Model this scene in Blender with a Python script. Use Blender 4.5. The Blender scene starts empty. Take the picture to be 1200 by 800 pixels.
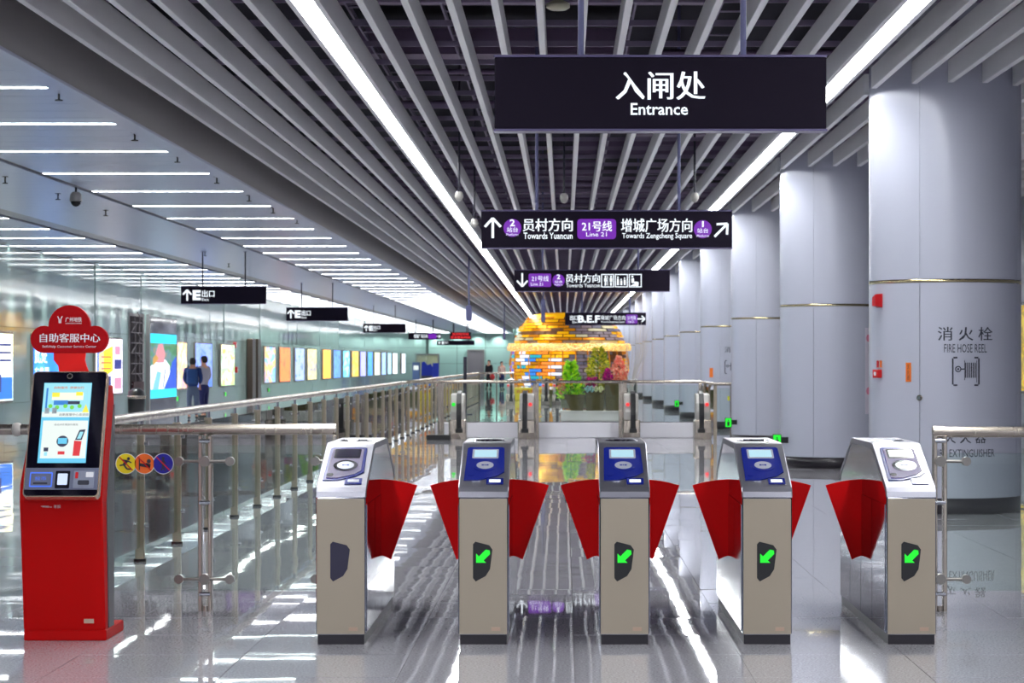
import bpy, math, random
from mathutils import Vector, Matrix

random.seed(7)
PI = math.pi
SC = bpy.context.scene
COL = SC.collection

# ------------------------------------------------------------------ camera, world, exposure
EYE = 1.42          # camera height
FPX = 2690.0        # focal length in pixels of the 1200 px frame
VX, VY = 661.0, 424.0   # where the hall's long axis meets the frame
cam_d = bpy.data.cameras.new('camera')
cam_d.sensor_width = 36.0
cam_d.lens = FPX * 36.0 / 1200.0
cam_d.shift_x = (600 - VX) / 1200.0
cam_d.shift_y = (VY - 400) / 1200.0
cam_d.clip_end = 500
cam_d.dof.use_dof = True
cam_d.dof.focus_distance = 12.6
cam_d.dof.aperture_fstop = 9.0
cam = bpy.data.objects.new('camera', cam_d)
COL.objects.link(cam)
cam.location = (0, 0, EYE)
cam.rotation_euler = (PI / 2, 0, 0)
SC.camera = cam

world = bpy.data.worlds.new('world')
SC.world = world
world.use_nodes = True
world.node_tree.nodes['Background'].inputs[0].default_value = (0.80, 0.84, 0.95, 1)
world.node_tree.nodes['Background'].inputs[1].default_value = 0.9
SC.view_settings.view_transform = 'Standard'
SC.view_settings.look = 'None'
SC.view_settings.exposure = 0.25
SC.view_settings.gamma = 1.0
SC.view_settings.use_curve_mapping = False

L_STRIP = 34.0      # emission of the two long ceiling lights
L_CROSS = 15.0      # emission of the short cross lights
L_WASH = 330.0       # watts of the wall washers


def px(x, D): return (x - VX) * D / FPX
def pz(y, D): return EYE - (y - VY) * D / FPX
def lin(c):
    return tuple(((v / 12.92) if v <= 0.04045 else ((v + 0.055) / 1.055) ** 2.4) for v in c)
def rgb(r, g, b): return lin((r / 255, g / 255, b / 255))

# ------------------------------------------------------------------ materials
MATS = {}
def mat(name, col=(.5, .5, .5), rough=.5, metal=0., emit=None, es=1., coat=0., spec=.5, noise=None, bump=None, brushed=None):
    if name in MATS: return MATS[name]
    m = bpy.data.materials.new(name); m.use_nodes = True; MATS[name] = m
    nt = m.node_tree; b = nt.nodes['Principled BSDF']
    b.inputs['Base Color'].default_value = (*col, 1)
    b.inputs['Roughness'].default_value = rough
    b.inputs['Metallic'].default_value = metal
    b.inputs['Coat Weight'].default_value = coat
    b.inputs['Specular IOR Level'].default_value = spec
    if emit is not None:
        b.inputs['Emission Color'].default_value = (*emit, 1)
        b.inputs['Emission Strength'].default_value = es
    if noise or bump or brushed:
        tc = nt.nodes.new('ShaderNodeTexCoord')
    if noise:                                   # (scale, amount)
        n = nt.nodes.new('ShaderNodeTexNoise'); n.inputs['Scale'].default_value = noise[0]; n.inputs['Detail'].default_value = 3
        nt.links.new(tc.outputs['Object'], n.inputs['Vector'])
        r = nt.nodes.new('ShaderNodeMapRange')
        r.inputs[1].default_value = .3; r.inputs[2].default_value = .7
        r.inputs[3].default_value = 1 - noise[1]; r.inputs[4].default_value = 1 + noise[1]
        nt.links.new(n.outputs[0], r.inputs[0])
        x = nt.nodes.new('ShaderNodeMix'); x.data_type = 'RGBA'; x.blend_type = 'MULTIPLY'; x.inputs[0].default_value = 1
        x.inputs[6].default_value = (*col, 1); nt.links.new(r.outputs[0], x.inputs[7])
        nt.links.new(x.outputs[2], b.inputs['Base Color'])
    if brushed:                                 # streak axis scaling, amount
        mp = nt.nodes.new('ShaderNodeMapping'); mp.inputs['Scale'].default_value = brushed[0]
        nt.links.new(tc.outputs['Object'], mp.inputs['Vector'])
        n2 = nt.nodes.new('ShaderNodeTexNoise'); n2.inputs['Scale'].default_value = 1; n2.inputs['Detail'].default_value = 2
        nt.links.new(mp.outputs[0], n2.inputs['Vector'])
        r2 = nt.nodes.new('ShaderNodeMapRange'); r2.inputs[3].default_value = rough - brushed[1]; r2.inputs[4].default_value = rough + brushed[1]
        nt.links.new(n2.outputs[0], r2.inputs[0]); nt.links.new(r2.outputs[0], b.inputs['Roughness'])
    if bump:                                    # (scale, distance)
        n3 = nt.nodes.new('ShaderNodeTexNoise'); n3.inputs['Scale'].default_value = bump[0]
        nt.links.new(tc.outputs['Object'], n3.inputs['Vector'])
        bu = nt.nodes.new('ShaderNodeBump'); bu.inputs['Distance'].default_value = bump[1]
        nt.links.new(n3.outputs[0], bu.inputs['Height']); nt.links.new(bu.outputs[0], b.inputs['Normal'])
    return m

def floor_mat():
    m = bpy.data.materials.new('polished_granite'); m.use_nodes = True; MATS['granite'] = m
    nt = m.node_tree; b = nt.nodes['Principled BSDF']
    g = nt.nodes.new('ShaderNodeNewGeometry')
    n = nt.nodes.new('ShaderNodeTexNoise'); n.inputs['Scale'].default_value = 90; n.inputs['Detail'].default_value = 4
    nt.links.new(g.outputs['Position'], n.inputs['Vector'])
    cr = nt.nodes.new('ShaderNodeValToRGB')
    cr.color_ramp.elements[0].position = .3; cr.color_ramp.elements[0].color = (*rgb(150, 148, 156), 1)
    cr.color_ramp.elements[1].position = .7; cr.color_ramp.elements[1].color = (*rgb(196, 194, 202), 1)
    nt.links.new(n.outputs[0], cr.inputs[0]); nt.links.new(cr.outputs[0], b.inputs['Base Color'])
    b.inputs['Roughness'].default_value = .018
    b.inputs['IOR'].default_value = 1.6
    n3 = nt.nodes.new('ShaderNodeTexNoise'); n3.inputs['Scale'].default_value = 2.2; n3.inputs['Detail'].default_value = 1
    nt.links.new(g.outputs['Position'], n3.inputs['Vector'])
    bu = nt.nodes.new('ShaderNodeBump'); bu.inputs['Distance'].default_value = .0004; bu.inputs['Strength'].default_value = 1
    nt.links.new(n3.outputs[0], bu.inputs['Height']); nt.links.new(bu.outputs[0], b.inputs['Normal'])
    return m

def glass_mat(name, tint, refl=1.33, base=0.):
    m = bpy.data.materials.new(name); m.use_nodes = True; MATS[name] = m
    nt = m.node_tree; nt.nodes.remove(nt.nodes['Principled BSDF'])
    out = nt.nodes['Material Output']
    t = nt.nodes.new('ShaderNodeBsdfTransparent'); t.inputs[0].default_value = (*tint, 1)
    gl = nt.nodes.new('ShaderNodeBsdfGlossy'); gl.inputs['Roughness'].default_value = .01
    fr = nt.nodes.new('ShaderNodeFresnel'); fr.inputs[0].default_value = refl
    mx = nt.nodes.new('ShaderNodeMixShader')
    nt.links.new(fr.outputs[0], mx.inputs[0]); nt.links.new(t.outputs[0], mx.inputs[1]); nt.links.new(gl.outputs[0], mx.inputs[2])
    nt.links.new(mx.outputs[0], out.inputs[0])
    return m

def print_mat(name, cols, scale=3., es=1.6, stretch=(1, 1, 1), kind='noise', seed=0., base_only=False):
    """a backlit (or plain) print: irregular fields of the given colours"""
    m = bpy.data.materials.new(name); m.use_nodes = True; MATS[name] = m
    nt = m.node_tree; b = nt.nodes['Principled BSDF']
    tc = nt.nodes.new('ShaderNodeTexCoord'); mp = nt.nodes.new('ShaderNodeMapping')
    mp.inputs['Scale'].default_value = stretch; mp.inputs['Location'].default_value = (seed, seed * 1.7, seed * .6)
    nt.links.new(tc.outputs['Generated'], mp.inputs[0])
    if kind == 'noise':
        n = nt.nodes.new('ShaderNodeTexNoise'); n.inputs['Scale'].default_value = scale; n.inputs['Detail'].default_value = 2.5
        n.inputs['Distortion'].default_value = .6; o = n.outputs[0]
    elif kind == 'voronoi':
        n = nt.nodes.new('ShaderNodeTexVoronoi'); n.inputs['Scale'].default_value = scale
        s = nt.nodes.new('ShaderNodeSeparateColor'); nt.links.new(n.outputs['Color'], s.inputs[0]); o = s.outputs[0]
    nt.links.new(mp.outputs[0], n.inputs['Vector'])
    cr = nt.nodes.new('ShaderNodeValToRGB'); e = cr.color_ramp.elements
    k = len(cols); lo, hi = (.30, .68) if kind == 'noise' else (0., .9)
    while len(e) < k: e.new(.5)
    for i, c in enumerate(cols):
        e[i].position = lo + (hi - lo) * i / max(1, k - 1); e[i].color = (*rgb(*c), 1)
    cr.color_ramp.interpolation = 'B_SPLINE' if kind == 'noise' else 'CONSTANT'
    nt.links.new(o, cr.inputs[0])
    nt.links.new(cr.outputs[0], b.inputs['Base Color']); b.inputs['Roughness'].default_value = .3
    if not base_only:
        nt.links.new(cr.outputs[0], b.inputs['Emission Color']); b.inputs['Emission Strength'].default_value = es
    return m

def emat(name, c, es=1.): return mat(name, (0.02, 0.02, 0.02), .5, emit=c, es=es)

GRANITE = floor_mat()
GLASS = glass_mat('rail_glass', (.90, .955, .93))
M = dict(
    grout=mat('grout', rgb(95, 92, 98), .7),
    steel=mat('warm_brushed_steel', rgb(172, 160, 142), .36, .8, brushed=((3, 3, 160), .06)),
    chrome=mat('polished_steel', rgb(190, 192, 200), .09, 1.),
    satin=mat('satin_steel', rgb(172, 162, 152), .26, 1., brushed=((60, 60, 2), .05)),
    gateside=mat('mirror_gate_side', rgb(150, 152, 165), .06, 1.),
    cap=mat('gate_cap_metal', rgb(146, 145, 156), .33, .9),
    clamp=mat('clamp_steel', rgb(138, 134, 130), .3, .9),
    readerplate=mat('reader_lilac_plate', rgb(104, 92, 128), .4, .0, spec=.2),
    plinth=mat('black_plinth', rgb(32, 26, 36), .35),
    blue=mat('blue_reader_plastic', rgb(16, 32, 128), .22, coat=.5),
    silver=mat('silver_plastic', rgb(196, 198, 214), .25, .4),
    bezel=mat('dark_bezel', rgb(22, 22, 34), .15),
    lcd=emat('lcd_glow', rgb(165, 205, 220), 1.),
    lcdoff=mat('lcd_off', rgb(40, 36, 62), .12),
    lcdwhite=emat('lcd_white', rgb(240, 245, 245), 1.05),
    green=emat('green_led', (0.0, .9, 0.02), .95),
    redled=emat('red_led', (1.0, .03, .03), 1.1),
    flap=mat('red_flap', rgb(214, 0, 4), .5, spec=.12),
    kred=mat('kiosk_red_paint', rgb(196, 0, 0), .5, spec=.15),
    kredbright=mat('kiosk_neck_red', rgb(235, 14, 4), .35, spec=.3),
    ksign=mat('kiosk_sign_red', rgb(172, 0, 10), .55, spec=.15),
    kgrey=mat('kiosk_dark_grey', rgb(82, 80, 86), .4),
    gold=mat('rose_gold_edge', rgb(220, 190, 170), .25, .8),
    black=mat('gloss_black', rgb(14, 12, 26), .07, coat=.4),
    white=mat('white_print', rgb(235, 235, 240), .5),
    signwhite=emat('sign_white', (.86, .93, 1.), 1.15),
    signblack=mat('sign_black', rgb(22, 13, 32), .6, spec=.15, noise=(60, .05)),
    signedge=mat('sign_edge', rgb(92, 84, 122), .35, .3),
    purple=emat('sign_purple', rgb(124, 4, 190), .72),
    pole=mat('pole_paint', rgb(92, 92, 132), .35, .2),
    pole_dark=mat('pole_dark', rgb(48, 46, 62), .4),
    slat=mat('slat_grey_paint', rgb(238, 237, 238), .34, .0),
    slab=mat('dark_soffit', rgb(26, 20, 38), .9),
    duct=mat('duct_metal', rgb(120, 100, 128), .5, .3),
    strut=mat('strut_metal', rgb(142, 130, 156), .5, .3),
    lpanel=mat('metal_ceiling_panel', rgb(178, 186, 208), .3, .35),
    beam=mat('beam_grey', rgb(150, 146, 146), .42, .2),
    trimblue=mat('beam_trim', rgb(176, 182, 204), .3, .4),
    strip=emat('tube_light', (.97, 1., 1.), L_STRIP),
    cross=emat('cross_light', (.93, .97, 1.), L_CROSS),
    wallg=mat('glazed_wall_panel', rgb(168, 192, 186), .07, .0, spec=.5),
    walle=mat('end_wall_panel', rgb(176, 214, 206), .3),
    wallb=mat('wall_backing', rgb(70, 84, 84), .6),
    colw=mat('white_enamel', rgb(190, 192, 208), .24, .05),
    seam=mat('dark_seam', rgb(88, 86, 96), .5),
    brass=mat('polished_band', rgb(205, 190, 150), .1, 1.),
    ink=mat('dark_ink', rgb(40, 42, 58), .5),
    alarm=mat('alarm_red', rgb(205, 18, 24), .35),
    orange=mat('orange_tag', rgb(238, 120, 36), .5),
    pinkline=mat('pink_line', rgb(214, 120, 150), .5),
    camwhite=mat('camera_white', rgb(186, 182, 178), .3),
    smoke=mat('smoked_dome', rgb(24, 24, 28), .08),
    bronze=mat('bronze_post', rgb(92, 78, 68), .35, .5),
    rubber=mat('black_rubber', rgb(20, 20, 24), .35),
    orb=mat('orb_gold', rgb(226, 170, 30), .3, .5),
)

# ------------------------------------------------------------------ mesh builder
class MB:
    def __init__(s): s.v = []; s.f = []; s.sm = []
    def add(s, vs, fs, smooth=False):
        o = len(s.v); s.v += [tuple(v) for v in vs]; s.f += [tuple(i + o for i in f) for f in fs]; s.sm += [smooth] * len(fs); return s
    def box(s, x0, x1, y0, y1, z0, z1):
        return s.add([(x, y, z) for z in (z0, z1) for (x, y) in ((x0, y0), (x1, y0), (x1, y1), (x0, y1))],
                     [(3, 2, 1, 0), (4, 5, 6, 7), (0, 1, 5, 4), (1, 2, 6, 5), (2, 3, 7, 6), (3, 0, 4, 7)])
    def bbox(s, x0, x1, y0, y1, z0, z1, b):     # box with chamfered edges
        vs = []; 
        for sx, X in ((-1, x0), (1, x1)):
            for sy, Y in ((-1, y0), (1, y1)):
                for sz, Z in ((-1, z0), (1, z1)):
                    vs += [(X, Y - sy * b, Z - sz * b), (X - sx * b, Y, Z - sz * b), (X - sx * b, Y - sy * b, Z)]
        I = lambda a, c, d, k: ((a * 2 + c) * 2 + d) * 3 + k
        fs = []
        fs += [(I(0,0,0,0), I(0,0,1,0), I(0,1,1,0), I(0,1,0,0)), (I(1,0,0,0), I(1,1,0,0), I(1,1,1,0), I(1,0,1,0))]
        fs += [(I(0,0,0,1), I(1,0,0,1), I(1,0,1,1), I(0,0,1,1)), (I(0,1,0,1), I(0,1,1,1), I(1,1,1,1), I(1,1,0,1))]
        fs += [(I(0,0,0,2), I(0,1,0,2), I(1,1,0,2), I(1,0,0,2)), (I(0,0,1,2), I(1,0,1,2), I(1,1,1,2), I(0,1,1,2))]
        for a in (0, 1):
            for c in (0, 1):
                fs.append((I(a,c,0,0), I(a,c,0,1), I(a,c,1,1), I(a,c,1,0)))
                fs.append((I(a,0,c,0), I(a,0,c,2), I(a,1,c,2), I(a,1,c,0)))
                fs.append((I(0,a,c,1), I(0,a,c,2), I(1,a,c,2), I(1,a,c,1)))
                for d in (0, 1): fs.append((I(a,c,d,0), I(a,c,d,1), I(a,c,d,2)))
        return s.add(vs, fs)
    def prism_x(s, prof, x0, x1, bev=0.):       # prof: list of (y, z), extruded along x
        n = len(prof)
        if bev:
            cy = sum(p[0] for p in prof) / n; cz = sum(p[1] for p in prof) / n
            def sh(p): 
                d = math.hypot(p[0] - cy, p[1] - cz); k = 1 - bev / d; return (cy + (p[0] - cy) * k, cz + (p[1] - cz) * k)
            inn = [sh(p) for p in prof]
            rings = [(x0, inn), (x0 + bev, prof), (x1 - bev, prof), (x1, inn)]
        else: rings = [(x0, prof), (x1, prof)]
        vs = [(x, y, z) for x, pr in rings for (y, z) in pr]; fs = []
        for r in range(len(rings) - 1):
            for i in range(n): fs.append((r * n + i, r * n + (i + 1) % n, (r + 1) * n + (i + 1) % n, (r + 1) * n + i))
        fs.append(tuple(range(n - 1, -1, -1))); fs.append(tuple((len(rings) - 1) * n + i for i in range(n)))
        return s.add(vs, fs)
    def plate(s, poly, y0, y1):                 # poly: list of (x, z), extruded along y
        n = len(poly)
        vs = [(x, y0, z) for x, z in poly] + [(x, y1, z) for x, z in poly]
        fs = [tuple(range(n)), tuple(range(2 * n - 1, n - 1, -1))] + [(i, i + n, (i + 1) % n + n, (i + 1) % n) for i in range(n)]
        return s.add(vs, fs)
    def tube(s, p0, p1, r, n=12, r1=None, caps=True):
        p0, p1 = Vector(p0), Vector(p1); d = (p1 - p0).normalized(); r1 = r if r1 is None else r1
        a = d.orthogonal().normalized(); b = d.cross(a)
        vs = []
        for p, q in ((p0, r), (p1, r1)):
            for i in range(n):
                t = 2 * PI * i / n; vs.append(p + (a * math.cos(t) + b * math.sin(t)) * q)
        s.add(vs, [(i, (i + 1) % n, n + (i + 1) % n, n + i) for i in range(n)], True)
        if caps: s.add(vs, [tuple(range(n - 1, -1, -1)), tuple(range(n, 2 * n))])
        return s
    def path(s, pts, r, n=8):
        for a, b in zip(pts, pts[1:]): s.tube(a, b, r, n)
        return s
    def lathe(s, prof, cx=0, cy=0, n=24, smooth=True, a0=0., a1=2 * PI):
        full = abs(a1 - a0 - 2 * PI) < 1e-6; k = n if full else n + 1
        vs = []
        for (r, z) in prof:
            for i in range(k):
                t = a0 + (a1 - a0) * i / n; vs.append((cx + r * math.cos(t), cy + r * math.sin(t), z))
        fs = []
        for j in range(len(prof) - 1):
            for i in range(n):
                i2 = (i + 1) % k; fs.append((j * k + i, j * k + i2, (j + 1) * k + i2, (j + 1) * k + i))
        return s.add(vs, fs, smooth)
    def ball(s, c, r, n=12, sz=1., sx=1., sy=1.):
        prof = [(r * math.sin(PI * j / (n // 2)), -r * math.cos(PI * j / (n // 2)) * sz) for j in range(n // 2 + 1)]
        o = len(s.v); s.lathe(prof, 0, 0, n)
        for i in range(o, len(s.v)):
            x, y, z = s.v[i]; s.v[i] = (c[0] + x * sx, c[1] + y * sy, c[2] + z)
        return s
    def xform(s, Mx): s.v = [tuple(Mx @ Vector(v)) for v in s.v]; return s
    def mesh(s, name, m):
        me = bpy.data.meshes.new(name); me.from_pydata(s.v, [], s.f); me.materials.append(m)
        me.polygons.foreach_set('use_smooth', s.sm); me.update(); return me
    def build(s, name, m, parent=None):
        o = bpy.data.objects.new(name, s.mesh(name, m)); COL.objects.link(o)
        if parent: o.parent = parent
        return o

def tag(o, label=None, cat=None, group=None, kind=None):
    if label: o['label'] = label
    if cat: o['category'] = cat
    if group: o['group'] = group
    if kind: o['kind'] = kind
    return o
def thing(name, label, cat, loc=(0, 0, 0), rot=(0, 0, 0), group=None):
    o = bpy.data.objects.new(name, None); COL.objects.link(o); o.location = loc; o.rotation_euler = rot
    o.empty_display_size = .1
    return tag(o, label, cat, group)
def struct(name, loc=(0, 0, 0)):
    o = bpy.data.objects.new(name, None); COL.objects.link(o); o.location = loc; o['kind'] = 'structure'; return o
def share(name, me, loc, parent=None, rot=(0, 0, 0)):
    o = bpy.data.objects.new(name, me); COL.objects.link(o); o.location = loc; o.rotation_euler = rot
    if parent: o.parent = parent
    return o
CHILD = {}
def copy_tree(o, parent=None):
    c = o.copy(); COL.objects.link(c)
    if parent: c.parent = parent; c.matrix_parent_inverse.identity()
    for ch in [x for x in CHILDREN(o)]: copy_tree(ch, c)
    return c
def CHILDREN(o): return [x for x in bpy.data.objects if x.parent == o]

def rrect(x0, x1, z0, z1, r, n=4):
    pts = []
    for cx, cz, a in ((x1 - r, z1 - r, 0), (x0 + r, z1 - r, PI / 2), (x0 + r, z0 + r, PI), (x1 - r, z0 + r, 3 * PI / 2)):
        for i in range(n + 1):
            t = a + PI / 2 * i / n; pts.append((cx + r * math.cos(t), cz + r * math.sin(t)))
    return pts[::-1][::-1]
def circle(cx, cz, r, n=24): return [(cx + r * math.cos(2 * PI * i / n), cz + r * math.sin(2 * PI * i / n)) for i in range(n)]

# ---------- lettering: text turned into flat mesh fitted to a rectangle in the x-z plane
def text_mb(body, x0, x1, z0, z1, y=0., bold=.0, keep=False):
    cjk = any(ord(c) > 0x2e80 for c in body)
    cu = bpy.data.curves.new('t', 'FONT'); cu.body = body; cu.size = 1; cu.offset = 0 if cjk else bold; cu.resolution_u = 2
    ob = bpy.data.objects.new('t', cu); COL.objects.link(ob)
    bpy.context.view_layer.update()
    me = bpy.data.meshes.new_from_object(ob.evaluated_get(bpy.context.evaluated_depsgraph_get()))
    vs = [v.co.copy() for v in me.vertices]; fs = [tuple(p.vertices) for p in me.polygons]
    bpy.data.objects.remove(ob); bpy.data.curves.remove(cu); bpy.data.meshes.remove(me)
    mb = MB()
    if not vs: return mb
    ax, bx = min(v.x for v in vs), max(v.x for v in vs); ay, by = min(v.y for v in vs), max(v.y for v in vs)
    kx = (x1 - x0) / (bx - ax); kz = (z1 - z0) / (by - ay)
    for q, dx in enumerate((0, -bold - .006, bold + .006) if cjk and bold > 0 else (0,)):      # heavier strokes by overlaying shifted copies
        mb.add([(x0 + (v.x + dx - ax) * kx, y + .0002 * q, z0 + (v.y - ay) * kz) for v in vs], fs)
    return mb
def lettering(body, x0, x1, z0, z1, y, m, parent, bold=0., name='lettering', Mx=None):
    mb = text_mb(body, x0, x1, z0, z1, y, bold)
    if Mx is not None: mb.xform(Mx)
    return mb.build(name, m, parent)

def arrow_poly(cx, cz, r, ang, w=.24):
    """outline pieces of an open-headed arrow: shaft plus two head bars, pointing up at ang=0 (clockwise)"""
    out = []
    def bar(x0, z0, x1, z1, t):
        dx, dz = x1 - x0, z1 - z0; L = math.hypot(dx, dz); nx, nz = -dz / L * t / 2, dx / L * t / 2
        out.append([(x0 + nx, z0 + nz), (x0 - nx, z0 - nz), (x1 - nx, z1 - nz), (x1 + nx, z1 + nz)])
    bar(0, -1, 0, .85, w); bar(0, .95, -.78, .1, w); bar(0, .95, .78, .1, w)
    c, s = math.cos(-ang), math.sin(-ang)
    return [[(cx + r * (x * c - z * s), cz + r * (x * s + z * c)) for x, z in p] for p in out]
def arrow(cx, cz, r, ang, y, m, parent, w=.24, name='arrow'):
    mb = MB()
    for i, p in enumerate(arrow_poly(cx, cz, r, ang, w)): mb.plate(p, y - i * .0003, y + .002)
    return mb.build(name, m, parent)

# ================================================================== FLOOR
Y0, Y1 = 2.0, 190.0
XL, XR = -11.32, 7.6
floor = MB().box(XL - .3, XR + .3, -6, Y1 + .5, -.30, -.006).build('floor', M['grout']); floor['kind'] = 'structure'
T = .8; gap = .0015
tile_me = MB().box(-T / 2 + gap, T / 2 - gap, -T / 2 + gap, T / 2 - gap, -.006, 0).mesh('tile', GRANITE)
rows = []
xs = [-1.55 + T * (k + .5) for k in range(-12, 12)]
xs = [x for x in xs if x - T / 2 > XL - .8 and x + T / 2 < XR + .8]
y_rows = [11.94 - T / 2 + T * j for j in range(-16, 223)]
near = []; far = MB()
cand = []
for y in y_rows:
    for x in xs:
        u = VX + x * FPX / max(y, 1.); v = VY + EYE * FPX / max(y, 1.)
        vis = (y > 9.6) and (-120 < u < 1320) and v < 860
        cand.append((0 if vis else 1, y, x))
cand.sort()
for i, (nv, y, x) in enumerate(cand):
    a, b = random.gauss(0, .0008), random.gauss(0, .0019)
    if nv == 0 and i < 300:
        share('tile', tile_me, (x, y, 0), floor, (a, b, 0))
    else:
        h = T / 2 - gap
        far.add([(x + sx * h, y + sy * h, sy * h * a - sx * h * b) for sx, sy in ((-1, -1), (1, -1), (1, 1), (-1, 1))], [(0, 1, 2, 3)])
tag(far.build('tile', GRANITE, floor), kind='stuff')

# ================================================================== CEILING (open slats over a dark soffit)
ZS = 4.02; SH = .205; SW = .055
ceil = struct('ceiling')
MB().box(-4.3, XR, Y0, Y1, 5.25, 5.35).build('soffit', M['slab'], ceil)
MB().box(-4.32, -4.30, Y0, Y1, 4.4, 5.3).build('soffit', M['slab'], ceil)
COLX, COLR = 3.665, .723
COLY = [22.1 + 9.14 * k for k in range(0, 18)]
slat_xs = [-.178 + .325 * k for k in range(-4, 8)] + [-2.29 - .325 * j for j in range(6)] + [2.95 + .325 * j for j in range(14)]
slat_me = {}
def slat(x, a, b):
    k = round(b - a, 2)
    if k not in slat_me:
        slat_me[k] = MB().bbox(-SW / 2, SW / 2, 0, b - a, 0, SH, .004).mesh('slat', M['slat'])
    share('slat', slat_me[k], (x, a, ZS), ceil)
for x in slat_xs:
    dx = abs(x - COLX)
    if dx < COLR + SW / 2:
        ch = math.sqrt(max(0, (COLR + .01) ** 2 - max(0, dx - SW / 2) ** 2)); s0 = Y0
        for cy in COLY:
            slat(x, s0, cy - ch); s0 = cy + ch
        slat(x, s0, Y1)
    else: slat(x, Y0, Y1)
# cross struts, trays, ducts and pipes above the slats
st = MB().box(-4.28, XR, -.012, .012, 0, .05).mesh('strut', M['strut'])
y = 3.0
for i in range(149):
    share('strut', st, (0, 3.0 + 1.255 * i, ZS + SH + .02), ceil)
for i in range(46):
    yy = 9 + i * 4.0 + random.uniform(-.5, .5); x0 = random.choice([-4.2, -2.5, .2, 1.0]); x1 = x0 + random.uniform(2.5, 6)
    MB().box(x0, min(x1, XR), yy, yy + random.choice([.35, .6, .9]), 4.72, 5.0).build('duct', M['duct'], ceil)
for i in range(60):
    yy = 8 + i * 2.9 + random.uniform(-.8, .8); x0 = random.uniform(-4, 1)
    MB().tube((x0, yy, 4.55), (min(x0 + random.uniform(3, 8), XR), yy, 4.55), .03, 6).build('pipe', M['duct'], ceil)
for x, z, w in ((-1.9, 4.62, .12), (-1.05, 4.7, .16), (.6, 4.66, .1), (1.6, 4.7, .3), (3.2, 4.66, .2)):
    mb = MB()
    for sx in (-w / 2, w / 2): mb.box(x + sx - .01, x + sx + .01, Y0, Y1, z, z + .06)
    for j in range(240): mb.box(x - w / 2, x + w / 2, Y0 + j * .78, Y0 + j * .78 + .05, z, z + .012)
    mb.build('cable_tray', M['strut'], ceil)

# two long lights between the slats
for xc, lab in ((-1.88, 'long white strip light left of centre among the ceiling slats'), (2.55, 'long white strip light at right, nearest the white columns')):
    t = thing('strip_light', lab, 'ceiling light', (xc, Y0, ZS), group='long strip lights in the slatted ceiling')
    L = Y1 - Y0 - 1.6
    MB().box(-.078, .078, 0, L, .0, .02).build('diffuser', M['strip'], t)
    for sx in (-1, 1): MB().bbox(sx * .1 - .022, sx * .1 + .022, 0, L, -.01, SH, .003).build('fin', M['slat'], t)
    MB().box(-.078, .078, 0, L, .021, SH).build('housing', M['slat'], t)

# lower metal ceiling on the left
ZL = EYE + 2.36
XB = -4.3; G1 = -6.58; G2 = -8.72; G2b = -9.14
cl = struct('ceiling')
MB().box(XL, XB, Y0, Y1, ZL + .08, ZL + .16).build('backing', M['seam'], cl)
def lane(xa, xb):
    me = MB().bbox(0, xb - xa, 0, .592, 0, .03, .003).mesh('ceiling_panel', M['lpanel']); return me
LY = [19.75 + 3.0 * k for k in range(57)]
def light_at(y): return any(abs(y - c) < .08 for c in LY)
pitch = .6
for xa, xb in ((G1 + .06, XB - .1), (G2 + .04, G1 - .06), (XL + .02, G2b)):
    me = lane(xa, xb); big = MB(); n = 0
    for j in range(-29, 282):
        y0 = 19.75 + .05 + pitch * j
        if y0 < Y0 or y0 + .592 > Y1: continue
        vis = 16 < y0 < 72
        if vis: share('ceiling_panel', me, (xa, y0, ZL), cl)
        else: big.bbox(xa, xb, y0, y0 + .592, ZL, ZL + .03, .003)
    tag(big.build('ceiling_panel', M['lpanel'], cl), kind='stuff')
for xg, w in ((G1, .12), ((G2 + G2b) / 2, .38)):
    MB().box(xg - w / 2 + .01, xg + w / 2 - .01, Y0, Y1, ZL + .03, ZL + .08).build('groove', M['beam'], cl)
# beam between the two ceilings
beam = struct('trim_1')
MB().box(XB - .02, XB + .08, Y0, Y1, ZL, 4.45).build('fascia', M['beam'], beam)
MB().bbox(XB - .1, XB + .1, Y0, Y1, ZL - .03, ZL, .004).build('edge_strip', M['trimblue'], beam)

ORD = ['first', 'second', 'third', 'fourth', 'fifth', 'sixth', 'seventh', 'eighth', 'ninth', 'tenth', 'eleventh', 'twelfth', 'thirteenth', 'fourteenth']
def cross_light(xa, xb, label, group):
    t = thing('cross_light', label, 'ceiling light', (0, 0, 0), group=group)
    MB().box(xa, xb, -.036, .036, -.003, 0).build('diffuser', M['cross'], t)
    MB().box(xa - .02, xb + .02, -.045, .045, .0005, .03).build('housing', M['satin'], t)
    return t
for xa, xb, lab, grp in ((G1 + .06, XB - .12, 'thin white strip light across the metal ceiling beside the grey beam', 'cross lights beside the beam'),
                         (XL + .04, G2b, 'thin white strip light across the metal ceiling beside the green wall', 'cross lights beside the wall')):
    proto = None
    for i, y in enumerate(LY):
        if proto is None: proto = cross_light(xa, xb, lab, grp); o = proto
        else: o = copy_tree(proto)
        o.location = (0, y, ZL - .0008)
        n = i if 'beam' in grp else i - 6
        if 0 <= n < len(ORD): o['label'] = '%s thin white strip light from the front, in the row beside the %s' % (ORD[n], 'grey beam' if 'beam' in grp else 'green wall')
        elif n >= len(ORD): o['label'] = 'thin white strip light far down the row beside the %s' % ('grey beam' if 'beam' in grp else 'green wall')

# ================================================================== WALLS
wl = struct('wall_left')
MB().box(XL - .25, XL - .05, Y0, Y1, 0, 4.2).build('backing', M['wallb'], wl)
PW = 3.0
for r, (z0, z1) in enumerate(((.0, .575), (.58, 2.135), (2.14, 3.775))):
    me = MB().bbox(-.03, 0, .004, PW - .004, z0, z1, .003).mesh('wall_panel', M['wallg'])
    for j in range(62):
        y = 4.4 + PW * j
        share('wall_panel', me, (XL, y, 0), wl, (0, random.gauss(0, .0022), random.gauss(0, .0022)))
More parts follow.
